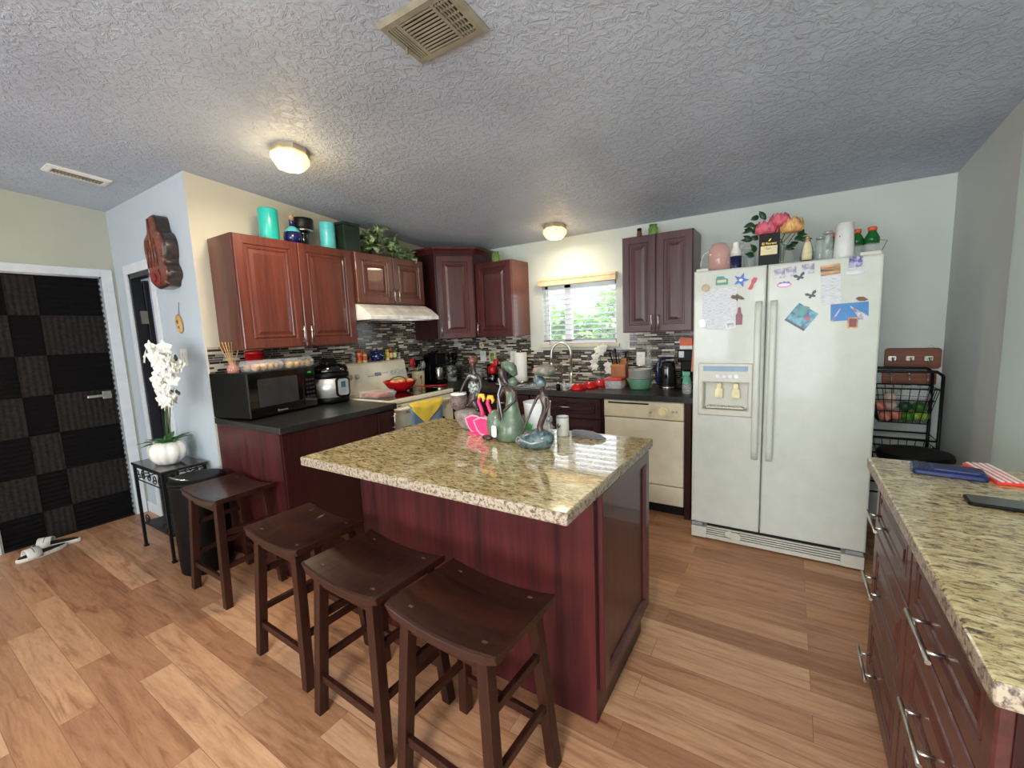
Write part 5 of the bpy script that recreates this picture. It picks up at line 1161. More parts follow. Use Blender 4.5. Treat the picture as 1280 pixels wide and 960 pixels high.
mb = MB(); mb.lathe((x, y, CT + .0845), [(.086, 0), (.09, .004), (.091, .075), (.095, .079), (.089, .079), (.086, .01)], 40); mb.build('pan', 'steel_light', t)
mb = MB(); mb.tube([(x + .07, y + .05, CT + .15), (x + .085, y + .08, CT + .155), (x + .09, y + .12, CT + .16)], .006, 8); mb.build('handle', 'black_plastic', t)
mb = MB(); mb.tube([(x - .06, y + .06, CT + .165), (x - .02, y + .08, CT + .185), (x + .05, y + .075, CT + .19)], .004, 6); mb.build('lid_edge', 'steel', t)
t = thing('knife_block', (1.99, -.13, CT), 'wooden knife block full of dark-handled knives', 'knife block')
X = frame((1.99, -.13, CT), (1, 0, 0), (0, 1, 0), (0, 0, 1))
mb = MB(); mb.quad8([(1.92, -.18, CT), (2.05, -.18, CT), (2.05, -.05, CT), (1.92, -.05, CT)], [(1.92, -.20, CT + .18), (2.05, -.20, CT + .18), (2.05, -.12, CT + .21), (1.92, -.12, CT + .21)]); mb.build('block', 'block_wood', t, bevel=.006)
mb = MB(); mb.box(1.995, -.12, CT + .19, 2.035, -.06, CT + .235); mb.build('rear_step', 'block_wood', t, bevel=.006)
rr = random.Random(4)
for k, (a, b_, l_) in enumerate(((1.935, -.16, .12), (1.950, -.155, .135), (1.968, -.16, .145), (1.985, -.15, .11), (2.015, -.09, .12), (2.028, -.085, .13), (1.96, -.14, .15))):
    mb = MB(); p0 = V((a, b_, CT + .175)); p1 = p0 + V(((a - 1.985) * .5, -.03, l_)); mb.tube([p0, p0.lerp(p1, .35), p1], [.007, .006, .009], 8); mb.build('knife', 'brown_clay' if k % 2 else 'black_plastic', t)
t = thing('small_orchid', (1.80, -.12, CT), 'small white artificial orchid on the worktop right of the faucet', 'plant')
mb = MB(); mb.lathe((1.79, -.09, CT), [(.03, 0), (.035, .01), (.042, .08), (.038, .08)], 20); mb.build('pot', 'glass', t)
mb = MB(); mb.tube([(1.79, -.09, CT + .05), (1.80, -.12, CT + .2), (1.79, -.13, CT + .30), (1.76, -.14, CT + .27)], .003, 6)
for a in range(6): mb.leaf((1.79, -.09, CT + .06), (cos(a), sin(a), .5), (0, 0, 1), .10, .035)
mb.build('stem_and_leaves', 'leaf_deep', t, fix=False)
mb = MB(); rr = random.Random(9)
for q in ((-.02, 0, .31), (.01, -.01, .29), (-.04, -.01, .25), (-.06, 0, .20), (-.05, -.01, .16), (.03, 0, .33), (.07, .0, .17), (.08, 0, .13)): blossom(mb, (1.80 + q[0], -.13 + q[1], CT + q[2]), (rr.uniform(0, .8), -1, .1), .042)
mb.build('blossoms', 'petal_white', t, solid=.001, fix=False)
t = thing('glass_bottle', (2.205, -.12, CT), 'clear glass oil bottle behind the stacked pots', 'bottle')
mb = MB(); mb.lathe((2.225, -.10, CT), [(.032, 0), (.035, .006), (.036, .20), (.02, .25), (.016, .28), (.02, .30), (.034, .325), (.02, .35)], 24); mb.build('bottle', 'glass', t)
t = thing('electric_kettle', (2.39, -.22, CT), 'electric kettle with a dark blue handle near the refrigerator', 'kettle')
x, y = 2.40, -.19
mb = MB(); mb.lathe((x, y, CT), [(.07, 0), (.074, .006), (.07, .016), (.06, .02)], 32); mb.build('base', 'steel', t)
mb = MB(); mb.lathe((x, y, CT + .02), [(.066, 0), (.07, .01), (.06, .14), (.052, .19), (.03, .2)], 32); mb.build('body', 'dark_glass', t)
mb = MB(); mb.tube([(x - .055, y - .04, CT + .03), (x - .07, y - .055, CT + .06), (x - .065, y - .05, CT + .20), (x - .04, y - .03, CT + .245), (x + .03, y, CT + .245)], [.013, .015, .015, .013, .01], 10); mb.build('handle', 'navy', t)
t = thing('drip_coffee_maker', (2.53, -.17, CT), 'black drip coffee maker beside the refrigerator', 'coffee maker')
mb = MB(); mb.box(2.48, -.22, CT, 2.62, -.05, CT + .03); mb.box(2.48, -.10, CT + .03, 2.62, -.05, CT + .28); mb.box(2.48, -.22, CT + .22, 2.62, -.05, CT + .31); mb.build('housing', 'black_plastic', t, bevel=.008)
mb = MB(); mb.lathe((2.55, -.165, CT + .03), [(.045, 0), (.055, .03), (.05, .09), (.035, .12)], 24); mb.build('carafe', 'dark_glass', t)
mb = MB(); mb.box(2.49, -.224, CT + .25, 2.53, -.2195, CT + .30); mb.build('badge', 'silver_grey', t)
t = thing('orange_box', (2.47, -.1, 1.23), 'small orange and white box on top of the drip coffee maker', 'box')
mb = MB(); mb.box(2.425 + .06, -.16, CT + .3105, 2.52 + .06, -.06, CT + .34, 1); mb.box(2.485, -.16, CT + .34, 2.58, -.06, CT + .405, 0); mb.build('carton', ['orange_cap', 'white_paper'], t, bevel=.002)
t = thing('orange_towel', (2.60, -.42, CT + .15), 'orange cloth hanging at the left side of the refrigerator', 'towel')
mb = MB(); L = []
for k, (w, z) in enumerate(((.010, 1.425), (.018, 1.40), (.024, 1.30), (.034, 1.20), (.042, 1.10), (.044, 1.085))):
    L.append([(2.655 + .035 * cos(a) * (w / .03) * .55, -.46 + w * 1.5 * sin(a) * (1 + .2 * sin(3 * a)), z) for a in [2 * pi * q / 20 for q in range(20)]])
mb.loops(L); mb.build('cloth', 'orange_cloth', t)
mb = MB(); mb.tube([(2.66, -.46, 1.425), (2.675, -.46, 1.44), (2.70, -.46, 1.43)], .003, 6); mb.build('hook', 'steel', t)
t = thing('spray_bottle', (2.60, -.45, CT), 'clear mint-green spray bottle under the orange cloth', 'bottle')
x, y = 2.60, -.47
mb = MB(); mb.lathe((x, y, CT), [(.028, 0), (.032, .006), (.033, .08), (.024, .12), (.013, .135)], 22); mb.build('bottle', 'clear_plastic', t)
mb = MB(); mb.lathe((x, y, CT + .08), [(.0335, 0), (.025, .042), (.0145, .056)], 22, caps=False); mb.build('sleeve', 'mint_clear', t)
mb = MB(); mb.box(x - .03, y - .012, CT + .135, x + .02, y + .012, CT + .165); mb.tube([(x - .02, y, CT + .14), (x - .035, y, CT + .115)], .004, 6); mb.build('trigger', 'mint_clear', t, bevel=.004)

# ------------------------------------------------------------------ top of the refrigerator
FT = FH - .012 + .0005
t = thing('pink_jug', (2.82, -.62, FT), 'rosy pink glass jug with rounded top on the refrigerator', 'jug')
mb = MB(); mb.lathe((2.825, -.66, FT), [(.058, 0), (.064, .005), (.066, .12), (.06, .165), (.045, .19), (.02, .2)], 32); mb.build('jug', 'pink_glass', t)
mb = MB(); mb.tube([(2.775, -.69, FT + .16), (2.735, -.70, FT + .13), (2.72, -.70, FT + .08), (2.725, -.70, FT + .03)], .006, 8); mb.build('handle', 'glass', t)
t = thing('steel_flask', (2.925, -.66, FT), 'navy and white insulated flask beside the pink jug', 'flask')
mb = MB(); mb.lathe((2.925, -.69, FT), [(.031, 0), (.033, .004), (.033, .10)], 24); mb.build('body', 'navy', t)
mb = MB(); mb.lathe((2.925, -.69, FT + .10), [(.033, 0), (.033, .03), (.02, .055), (.019, .08), (.022, .085)], 24); mb.build('shoulder', 'ceramic_white', t)
mb = MB(); mb.tube([(2.945, -.69, FT + .17), (2.965, -.69, FT + .175), (2.972, -.69, FT + .155), (2.955, -.69, FT + .14)], .004, 8); mb.build('loop', 'silver_grey', t)
t = thing('glass_mug', (2.985, -.60, FT), 'clear patterned glass mug behind the navy flask', 'mug')
mb = MB(); mb.lathe((2.992, -.56, FT), [(.03, 0), (.034, .004), (.036, .155), (.033, .155), (.03, .01)], 24, rib=.05, ribn=8); mb.build('glass', 'glass', t)
mb = MB(); mb.tube([(2.97, -.59, FT + .15), (2.95, -.61, FT + .145), (2.945, -.615, FT + .12), (2.96, -.60, FT + .10)], .005, 8); mb.build('handle', 'glass', t)
t = thing('gift_box', (3.105, -.68, FT), 'black box with a cream label and gold lettering on the refrigerator', 'box')
mb = MB(); mb.box(3.052, -.74, FT, 3.158, -.66, FT + .205); b_ = mb.build('carton', 'black_plastic', t, bevel=.002)
X = FB(-.7402)
mb = MB(); mb.prism(R_(.086, .052), 0, .0006, X @ Matrix.Translation((3.105, FT + .108, 0))); lb = mb.build('label_panel', 'label_cream', t)
words('lettering', 'El Fiorani', 'gold', X @ Matrix.Translation((3.105, FT + .147, .0006)), .020, b_)
words('label_text', 'GIFT', 'brown_m', X @ Matrix.Translation((3.105, FT + .116, .001)), .014, lb)
mb = MB(); mb.prism([(-.007, -.008), (.002, -.006), (.008, .008), (-.001, .004)], 0, .0008, X @ Matrix.Translation((3.108, FT + .168, 0))); mb.build('leaf_emblem', 'gold', b_)
t = thing('flower_bouquet', (3.14, -.56, FT), 'bouquet of pink and peach artificial peonies in a glass vase on the refrigerator', 'flowers')
vx, vy = 3.15, -.55
mb = MB(); mb.lathe((vx + .02, vy, FT), [(.05, 0), (.062, .01), (.07, .06), (.05, .13), (.042, .15), (.05, .165)], 28); mb.build('vase', 'glass', t)
mb = MB()
for a in range(7): mb.tube([(vx + .02, vy, FT + .01), (vx + .02 + .02 * cos(a), vy + .02 * sin(a), FT + .15), (vx + .10 * cos(a * 1.7), vy + .06 * sin(a), FT + .24)], .003, 6)
mb.build('stems', 'stem_green', t)
def peony(c, r, mat):
    mb = MB(); rr = random.Random(int(c[0] * 997 + c[2] * 31)); c = V(c)
    mb.ball(tuple(c), (r * .5, r * .5, r * .45), 14, 8)
    for k, rad, out, l_, cu in ((9, .42, 1.0, 1.0, .55), (9, .40, .6, 1.15, .45), (8, .32, .35, 1.15, .35), (7, .2, .15, 1.1, .25), (5, .08, .1, 1.0, .15)):
        for q in range(k):
            a = q * 2 * pi / k + rad * 9 + rr.uniform(-.12, .12); e = V((cos(a), sin(a), 0))
            mb.leaf(c + e * r * rad - V((0, 0, r * .42)), e * out + V((0, 0, 1)), e, r * l_ * rr.uniform(.9, 1.1), r * .85, 0, .25, cu)
    return mb.build('peony', mat, t, solid=.0015, fix=False)
for c_, r_, m_ in (((3.085, -.62, FT + .245), .068, 'petal_pink'), ((3.150, -.60, FT + .285), .066, 'petal_pink'), ((3.215, -.60, FT + .245), .070, 'petal_peach'), ((3.13, -.56, FT + .26), .05, 'petal_pink')): peony(c_, r_, m_)
mb = MB(); rr = random.Random(21)
for q in ((2.995, .30), (3.02, .33), (2.99, .26), (3.02, .20), (2.985, .20), (3.0, .10), (3.01, .13), (3.25, .17), (3.27, .19), (3.23, .14), (3.28, .165), (3.06, .31), (3.035, .28), (3.02, .24), (3.20, .13)):
    s_ = -1 if q[0] < 3.1 else 1
    for k in range(2): mb.leaf((q[0] - s_ * .02, -.60 + rr.gauss(0, .02), FT + q[1]), (s_ * rr.uniform(.3, 1), rr.uniform(-.5, .3), rr.uniform(-.3, .8)), (0, -1, .4), rr.uniform(.045, .065), rr.uniform(.028, .038))
mb.build('leaves', 'leaf_deep', t, solid=.001, fix=False)
t = thing('religious_statuette', (3.30, -.66, FT), 'small robed figurine in blue and cream on a dark stand, on the refrigerator', 'figurine')
x, y = 3.296, -.70
mb = MB(); mb.lathe((x, y, FT), [(.05, 0), (.052, .012), (.035, .03), (.02, .034)], 20, sy=.7, rib=.12, ribn=5); mb.build('stand', 'brown_clay', t)
mb = MB(); mb.lathe((x, y, FT + .03), [(.026, 0), (.028, .03), (.022, .075), (.015, .10), (.008, .112)], 20, sy=.7); mb.build('robe', 'label_cream', t)
mb = MB(); L = []
for r_, z in ((.036, .035), (.033, .07), (.025, .105), (.017, .13), (.013, .15), (.004, .158)): L.append([(x + r_ * cos(a), y + .004 + r_ * .8 * sin(a), FT + z) for a in [-.5 + (pi + 1.0) * k / 12 for k in range(13)]])
mb.loops(L, False, False); mb.build('mantle', 'blue_cloth', t, solid=.003, fix=False)
mb = MB(); mb.ball((x, y - .002, FT + .152 - .012), (.010, .010, .013)); mb.build('head', 'skin_tone', t)
mb = MB(); mb.lathe((x, y, FT + .15), [(.011, 0), (.013, .01), (.006, .02)], 12, rib=.2, ribn=5); mb.build('crown', 'gold', t)
for x, y, l_ in ((3.362, -.63, 'leftmost clear glass jar on the refrigerator, left of the tall one'), (3.392, -.70, 'tall clear glass jar left of the white cylinder')):
    t = thing('glass_jar', (x, y, FT), l_, 'jar'); r_ = .026; hh = .165 if y < -.65 else .15
    mb = MB(); mb.lathe((x, y, FT), [(r_ * .9, 0), (r_, .004), (r_, hh * .8), (r_ * .85, hh * .88), (r_ * .85, hh)], 22); mb.build('glass', 'glass', t)
    mb = MB(); mb.lathe((x, y, FT + hh), [(r_ * .9, 0), (r_ * .9, .012), (r_ * .8, .014)], 22); mb.build('lid', 'silver_grey', t)
t = thing('white_pitcher', (3.465, -.70, FT), 'white tapered cylinder standing on the refrigerator before the green bottles', 'container')
mb = MB(); mb.lathe((3.467, -.70, FT), [(.048, 0), (.05, .004), (.041, .212), (.036, .213), (.036, .18)], 32); mb.build('cylinder', 'white_plastic', t); mb = MB(); mb.box(3.44, -.7465, FT + .135, 3.444, -.742, FT + .141); mb.build('mark', 'magnet_black', t)
def gbottle(x, y, l_):
    t = thing('green_bottle', (x, y, FT), l_, 'bottle', 'green bottles with orange caps on the refrigerator')
    mb = MB(); mb.lathe((x, y, FT), [(.03, 0), (.034, .005), (.034, .09)], 24); mb.build('lower_body', 'glass', t)
    mb = MB(); mb.lathe((x, y, FT + .09), [(.034, 0), (.035, .03), (.02, .06), (.016, .07)], 24); mb.build('upper_body', 'bottle_green', t)
    mb = MB(); mb.lathe((x, y, FT + .158), [(.020, 0), (.021, .018), (.018, .022)], 24, rib=.06, ribn=12); mb.build('cap', 'orange_cap', t)
gbottle(3.425, -.60, 'green orange-capped bottle half hidden behind the left side of the white cylinder')
gbottle(3.527, -.64, 'green orange-capped bottle just right of the white cylinder')
gbottle(3.592, -.66, 'rightmost green orange-capped bottle on the refrigerator')
t = thing('wire_whisk', (3.61, -.6, FT), 'thin curled wire lying behind the rightmost green bottle', 'wire')
mb = MB(); mb.tube([(3.60, -.5, FT + .02), (3.66, -.5, FT + .07), (3.68, -.5, FT + .12), (3.64, -.5, FT + .13), (3.58, -.5, FT + .12)], .0022, 6); mb.build('wire', 'brown_m', t); t.name = 'curled_wire'

# ------------------------------------------------------------------ rack in the corner at the right
t = thing('hook_board', (3.91, -.01, 1.08), 'dark wooden board with metal hooks on the wall beside the refrigerator', 'hook rack')
X = FB(-.0005) @ Matrix.Translation((3.90, 1.105, 0))
mb = MB(); mb.prism(rrect(.28, .135, .02), 0, .018, X @ Matrix.Translation((.012, .04, 0))); mb.prism(rrect(.27, .085, .01), 0, .02, X @ Matrix.Translation((0, -.09, 0))); mb.build('boards', 'rack_wood', t, bevel=.003)
for q in (-.09, .0, .09):
    mb = MB(); mb.prism(rrect(.04, .03, .006), .018, .024, X @ Matrix.Translation((q, .04, 0))); mb.tube([X @ V(p) for p in ((q, .045, .02), (q, .02, .05), (q, .03, .07), (q, .05, .072))], .004, 6)
    mb.tube([X @ V(p) for p in ((q, -.055, .018), (q, -.07, .04), (q, -.10, .05), (q, -.125, .045))], .003, 6); mb.ball(tuple(X @ V((q, -.06, .03))), .009); mb.build('hook', 'nickel', t)
mb = MB(); mb.tube([tuple(X @ V((.10 + .012 * cos(a), .112 + .012 * sin(a), .006))) for a in [2 * pi * k / 14 for k in range(15)]], .002, 6); mb.build('hanging_ring', 'nickel', t)
t = thing('basket_stand', (3.85, -.25, 0), 'black wire tiered basket stand with produce beside the refrigerator', 'basket stand')
x0, x1, ya, yb = 3.67, 4.005, -.30, -.07
for sx in (x0, x1):
    for yy in (ya, yb):
        mb = MB(); mb.tube([(sx, yy, 0), (sx, yy, 1.06)], .009, 8); mb.build('post', 'black_metal', t)
for yy in (ya, yb): mb = MB(); mb.tube([(x0, yy, 1.06), (x0 + .03, yy, 1.085), (x1 - .03, yy, 1.085), (x1, yy, 1.06)], .009, 8); mb.build('top_rail', 'black_metal', t)
for z in (.66, .30): mb = MB(); mb.tube([(x0, ya, z), (x1, ya, z), (x1, yb, z), (x0, yb, z)], .006, 6, closed=True); mb.build('shelf_rail', 'black_metal', t)
def basket(z0, z1):
    mb = MB(); a0, a1, b0, b1 = x0 + .015, x1 - .015, ya - .02, yb - .02; e = .04
    for k in range(4):
        q = k / 3; z = z0 + (z1 - z0) * q; o_ = e * (1 - q); mb.tube([(a0 + o_, b0 + o_, z), (a1 - o_, b0 + o_, z), (a1 - o_, b1 - o_, z), (a0 + o_, b1 - o_, z)], .003 if k < 3 else .005, 6, closed=True)
    for k in range(8):
        q = k / 7
        xx = a0 + (a1 - a0) * q; xi = a0 + e + (a1 - a0 - 2 * e) * q; mb.tube([(xx, b0, z1), (xi, b0 + e, z0), (xi, b1 - e, z0), (xx, b1, z1)], .0022, 5)
        if k < 6:
            q = k / 5; yy = b0 + (b1 - b0) * q; yi = b0 + e + (b1 - b0 - 2 * e) * q; mb.tube([(a0, yy, z1), (a0 + e, yi, z0), (a1 - e, yi, z0), (a1, yy, z1)], .0022, 5)
    return mb.build('wire_basket', 'black_metal', t)
basket(.76, .98); basket(.46, .62)
rr = random.Random(14)
def produce(n, m_, label, x, y, z, r, cat='fruit', name='fruit', grp=None):
    mb = MB(); mb.ball((x, y, z), r, 16, 10); return tag(mb.build(name, m_, loc=(x, y, z - r[2])), label, cat, grp)
k = 0
for (x, z, m_, nm) in ((3.77, .79, 'apple_pink', 'peach'), (3.83, .795, 'apple_pink', 'peach'), (3.745, .85, 'apple_pink', 'peach'), (3.80, .855, 'garlic', 'onion'), (3.79, .91, 'garlic', 'onion'), (3.88, .795, 'lime', 'green_pepper'), (3.92, .80, 'lime_light', 'lime'), (3.87, .855, 'leaf_deep', 'green_pepper'), (3.93, .86, 'leaf_green', 'green_pepper'), (3.96, .80, 'lime_light', 'lime')):
    produce(1, m_, {'peach': 'pinkish peaches in the upper wire basket', 'onion': 'pale onions in the upper wire basket', 'green_pepper': 'dark green vegetables in the upper wire basket', 'lime': 'light green limes in the upper wire basket'}[nm], x - .01, -.22 + rr.uniform(-.02, .03), z + .0, (.034, .034, .032), 'produce', nm, {'peach': 'peaches in the wire basket', 'onion': 'onions in the wire basket', 'green_pepper': 'green vegetables in the wire basket', 'lime': 'limes in the wire basket'}[nm])
for x, z in ((3.80, .495), (3.88, .495)): produce(1, 'tomato', 'reddish tomatoes in the lower wire basket', x, -.2, z, (.036, .036, .032), 'produce', 'tomato', 'tomatoes in the lower wire basket')
t = thing('plastic_bag', (3.89, -.2, .9), 'clear plastic produce bag over the green vegetables', 'bag')
mb = MB(); rr = random.Random(30); L = []
for q, (r_, z) in enumerate(((.05, .885), (.075, .90), (.085, .93), (.07, .965), (.04, .985), (.01, .99))): L.append([(3.895 + r_ * cos(a) * (1 + rr.uniform(-.1, .1)), -.2 + .75 * r_ * sin(a) * (1 + rr.uniform(-.1, .1)), z + rr.uniform(-.004, .004)) for a in [2 * pi * k / 16 for k in range(16)]])
mb.loops(L); mb.build('film', 'clear_plastic', t, fix=False)
t = thing('black_chair', (3.84, -.62, 0), 'black round-topped stool or bin behind the right granite worktop', 'stool')
mb = MB(); mb.lathe((3.84, -.62, .615), [(.155, 0), (.165, .01), (.168, .03), (.16, .048), (.10, .056)], 40); mb.build('seat', 'black_plastic', t, bevel=.002)
for a in range(4): mb = MB(); mb.cyl((3.84 + .15 * cos(a * pi / 2 + .78), -.62 + .15 * sin(a * pi / 2 + .78), 0), (3.84 + .12 * cos(a * pi / 2 + .78), -.62 + .12 * sin(a * pi / 2 + .78), .62), .014, n=10); mb.build('leg', 'black_metal', t)
t.name = 'round_black_stool'

# ------------------------------------------------------------------ right worktop things
GT = .9165
t = thing('blue_case', (3.66, -1.93, GT), 'navy blue moulded plastic case on the right granite worktop', 'case')
X = Matrix.Translation((3.668, -1.935, GT)) @ Matrix.Rotation(-.12, 4, 'Z')
mb = MB(); mb.loops([[(x, y, z) for x, y in rrect(w, h_, .012)] for w, h_, z in ((.165, .10, 0), (.172, .108, .004), (.172, .108, .014), (.165, .10, .017))], True, True, False, 0, X); mb.build('shell', 'blue_case', t)
mb = MB(); mb.loops([[(x + .02, y, z) for x, y in rrect(w, h_, .01)] for w, h_, z in ((.12, .07, .016), (.115, .065, .022))], True, True, False, 0, X)
for k in range(5): mb.box(-.075 + k * .006, -.045, .017, -.072 + k * .006, .045, .02, 0, X)
mb.build('raised_ribs', 'blue_case', t, bevel=.001)
t = thing('card_stack', (3.79, -1.91, GT), 'red and white striped packet of sticks right of the blue case', 'packet')
X = Matrix.Translation((3.782, -1.90, GT)) @ Matrix.Rotation(radians(98), 4, 'Z')
mb = MB(); mb.prism(rrect(.20, .07, .004), 0, .010, X); mb.build('packet', 'straw_red', t, bevel=.002)
for k in range(4): mb = MB(); mb.box(-.10, -.028 + k * .016, .010, .10, -.021 + k * .016, .0125, 0, X); mb.build('white_stripe', 'white_paper', t)
t.name = 'striped_packet'
t = thing('mobile_phone', (3.72, -2.20, GT), 'black smartphone lying face up on the right granite worktop', 'phone')
X = Matrix.Translation((3.727, -2.20, GT)) @ Matrix.Rotation(radians(-4), 4, 'Z')
mb = MB(); mb.prism(rrect(.16, .078, .012), 0, .009, X); mb.build('body', 'black_plastic', t, bevel=.003)
mb = MB(); mb.prism(rrect(.15, .070, .009), .009, .0098, X); mb.build('screen', 'phone_glass', t)

# ------------------------------------------------------------------ island things
IT = .9165
t = thing('woman_figurine', (1.80, -2.03, IT), 'beaded basket carrier figurine on a grey rock base, leftmost on the island', 'figurine')
mb = MB(); mb.loops([[(1.785 + w * (1 + .12 * sin(3 * a)) * cos(a), -2.03 + w * .7 * (1 + .1 * cos(2 * a)) * sin(a), IT + z) for a in [2 * pi * k / 18 for k in range(18)]] for w, z in ((.045, 0), (.062, .01), (.085, .055), (.092, .085), (.07, .105), (.03, .11))]); mb.build('rock_base', 'rock', t)
B = [(1.826, -2.03, 1.075, .026), (1.830, -2.03, 1.11, .022), (1.834, -2.03, 1.15, .017), (1.838, -2.03, 1.19, .023), (1.838, -2.03, 1.22, .012), (1.836, -2.033, 1.245, .013), (1.836, -2.034, 1.262, .018), (1.836, -2.034, 1.285, .014),
     (1.805, -2.03, 1.205, .011), (1.775, -2.04, 1.16, .0075), (1.755, -2.05, 1.115, .006), (1.745, -2.055, 1.10, .008),
     (1.872, -2.03, 1.205, .011), (1.884, -2.035, 1.15, .0075), (1.868, -2.045, 1.10, .006), (1.815, -2.06, 1.055, .006), (1.80, -2.062, 1.045, .008),
     (1.80, -2.045, 1.04, .016), (1.85, -2.04, 1.04, .016), (1.87, -2.05, 1.02, .013)]
E_ = [(0, 1), (1, 2), (2, 3), (3, 4), (4, 5), (5, 6), (6, 7), (3, 8), (8, 9), (9, 10), (10, 11), (3, 12), (12, 13), (13, 14), (14, 15), (15, 16), (0, 17), (0, 18), (18, 19)]
skin('body', B, E_, 'brown_clay', t)
mb = MB(); mb.lathe((1.832, -2.03, 1.085), [(.020, 0), (.026, .03), (.034, .06), (.03, .08), (.022, .09)], 16, sy=.8, caps=False); mb.tube([(1.836 + .032 * cos(a), -2.03 + .028 * sin(a), 1.20 + .006 * sin(3 * a)) for a in [2 * pi * k / 18 for k in range(18)]], .008, 6, closed=True)
mb.build('beaded_dress', 'beads', t)
mb = MB(); mb.lathe((1.836, -2.03, 1.268), [(.022, 0), (.026, .015), (.02, .034), (.008, .04)], 16, rib=.1, ribn=4); mb.build('headdress', 'carving', t)
mb = MB(); mb.lathe((1.742, -2.05, 1.018), [(.022, 0), (.044, .02), (.05, .05), (.042, .08), (.036, .085)], 20); mb.build('basket', 'basket_mat', t)
mb = MB(); mb.lathe((1.742, -2.05, 1.098), [(.036, 0), (.046, .006), (.042, .014), (.01, .016)], 20, rib=.1, ribn=6); mb.build('basket_rim', 'ceramic_white', t)

t = thing('flamingo_napkin_holder', (1.90, -2.08, IT), 'bright pink napkin holder shaped like two flamingos', 'napkin holder')
for k, (dx, dy) in enumerate(((0, 0), (.074, -.026))):
    X = FB(-2.10 + dy) @ Matrix.Translation((1.895 + dx, IT, 0))
    body = [(-.075, .072), (-.06, .078), (-.03, .09), (.0, .088), (.02, .078), (.05, .092), (.078, .082), (.072, .04), (.05, .008), (.0, .0), (-.035, .006), (-.055, .025)]
    mb = MB(); mb.prism(body, -.002, .002, X); bd = mb.build('flamingo_body', 'flamingo_pink', t)
    mb = MB(); mb.tube([X @ V((u, v_, 0)) for u, v_ in body], .0048, 6, closed=True); mb.build('outline', 'flamingo_light', bd)
    nk = [(.038, .085), (.036, .115), (.024, .145), (.016, .165), (.022, .185), (.034, .192)]
    mb = MB(); mb.tube([X @ V((u, v_, 0)) for u, v_ in nk], [.012, .010, .009, .009, .0095, .010], 10); mb.build('neck', 'flamingo_pink', t)
    mb = MB(); mb.tube([X @ V((u, v_, 0)) for u, v_ in ((.020, .182), (.028, .196), (.043, .196), (.050, .182), (.044, .166))], [.009, .012, .012, .009, .004], 10); mb.build('beak', 'yellow', t)
mb = MB(); mb.box(1.85, -2.126, IT, 2.0, -2.098, IT + .006); mb.build('base_plate', 'flamingo_pink', t)

t = thing('mother_figurine', (2.12, -2.15, IT), 'green gourd-shaped clay figurine of a woman with dark hair, centre of the island', 'figurine')
mb = MB(); L = []
for cx, z, rx, ry in ((2.125, 0, .05, .045), (2.128, .008, .066, .056), (2.132, .04, .076, .064), (2.134, .08, .068, .056), (2.138, .12, .046, .040), (2.142, .16, .032, .030), (2.143, .20, .026, .026), (2.140, .235, .026, .024)):
    L.append([(cx + rx * cos(a), -2.15 + ry * sin(a), IT + z) for a in [2 * pi * k / 24 for k in range(24)]])
mb.loops(L); mb.build('gown', 'green_clay', t)
mb = MB(); mb.ball((2.062, -2.175, IT + .075), (.045, .038, .072), 20, 12); mb.build('gourd', 'green_clay', t)
B = [(2.138, -2.15, 1.12, .024), (2.132, -2.15, 1.155, .024), (2.125, -2.152, 1.18, .013), (2.108, -2.155, 1.205, .016), (2.098, -2.16, 1.235, .021), (2.105, -2.155, 1.26, .018),
     (2.105, -2.158, 1.16, .012), (2.088, -2.18, 1.12, .009), (2.092, -2.19, 1.07, .007), (2.098, -2.185, 1.02, .007), (2.096, -2.185, 1.0, .008),
     (2.160, -2.15, 1.155, .012), (2.168, -2.16, 1.11, .009), (2.14, -2.185, 1.08, .007), (2.12, -2.19, 1.06, .008)]
E_ = [(0, 1), (1, 2), (2, 3), (3, 4), (4, 5), (1, 6), (6, 7), (7, 8), (8, 9), (9, 10), (1, 11), (11, 12), (12, 13), (13, 14)]
skin('body', B, E_, 'brown_clay', t)
mb = MB(); mb.tube([(2.10, -2.15, 1.275), (2.125, -2.148, 1.272), (2.15, -2.147, 1.255), (2.168, -2.147, 1.225)], [.016, .026, .026, .012], 14); mb.ball((2.152, -2.148, 1.195), (.024, .022, .022), 16, 10); mb.build('hair', 'green_clay', t)
mb = MB(); mb.tube([(2.098, -2.185, 1.215), (2.110, -2.188, 1.18), (2.096, -2.192, 1.14), (2.104, -2.192, 1.09), (2.112, -2.188, 1.02)], .004, 6); mb.build('braid', 'silver_grey', t)
mb = MB(); mb.prism(rrect(.030, .056, .012), 0, .002, frame((2.080, -2.214, IT + .052), (1, -.1, 0), (0, 0, 1), (-.1, -1, 0))); mb.build('paper_tag', 'white_paper', t)
mb = MB(); mb.ball((2.03, -2.20, IT + .014), (.030, .018, .014), 14, 8); mb.build('foot', 'brown_clay', t)

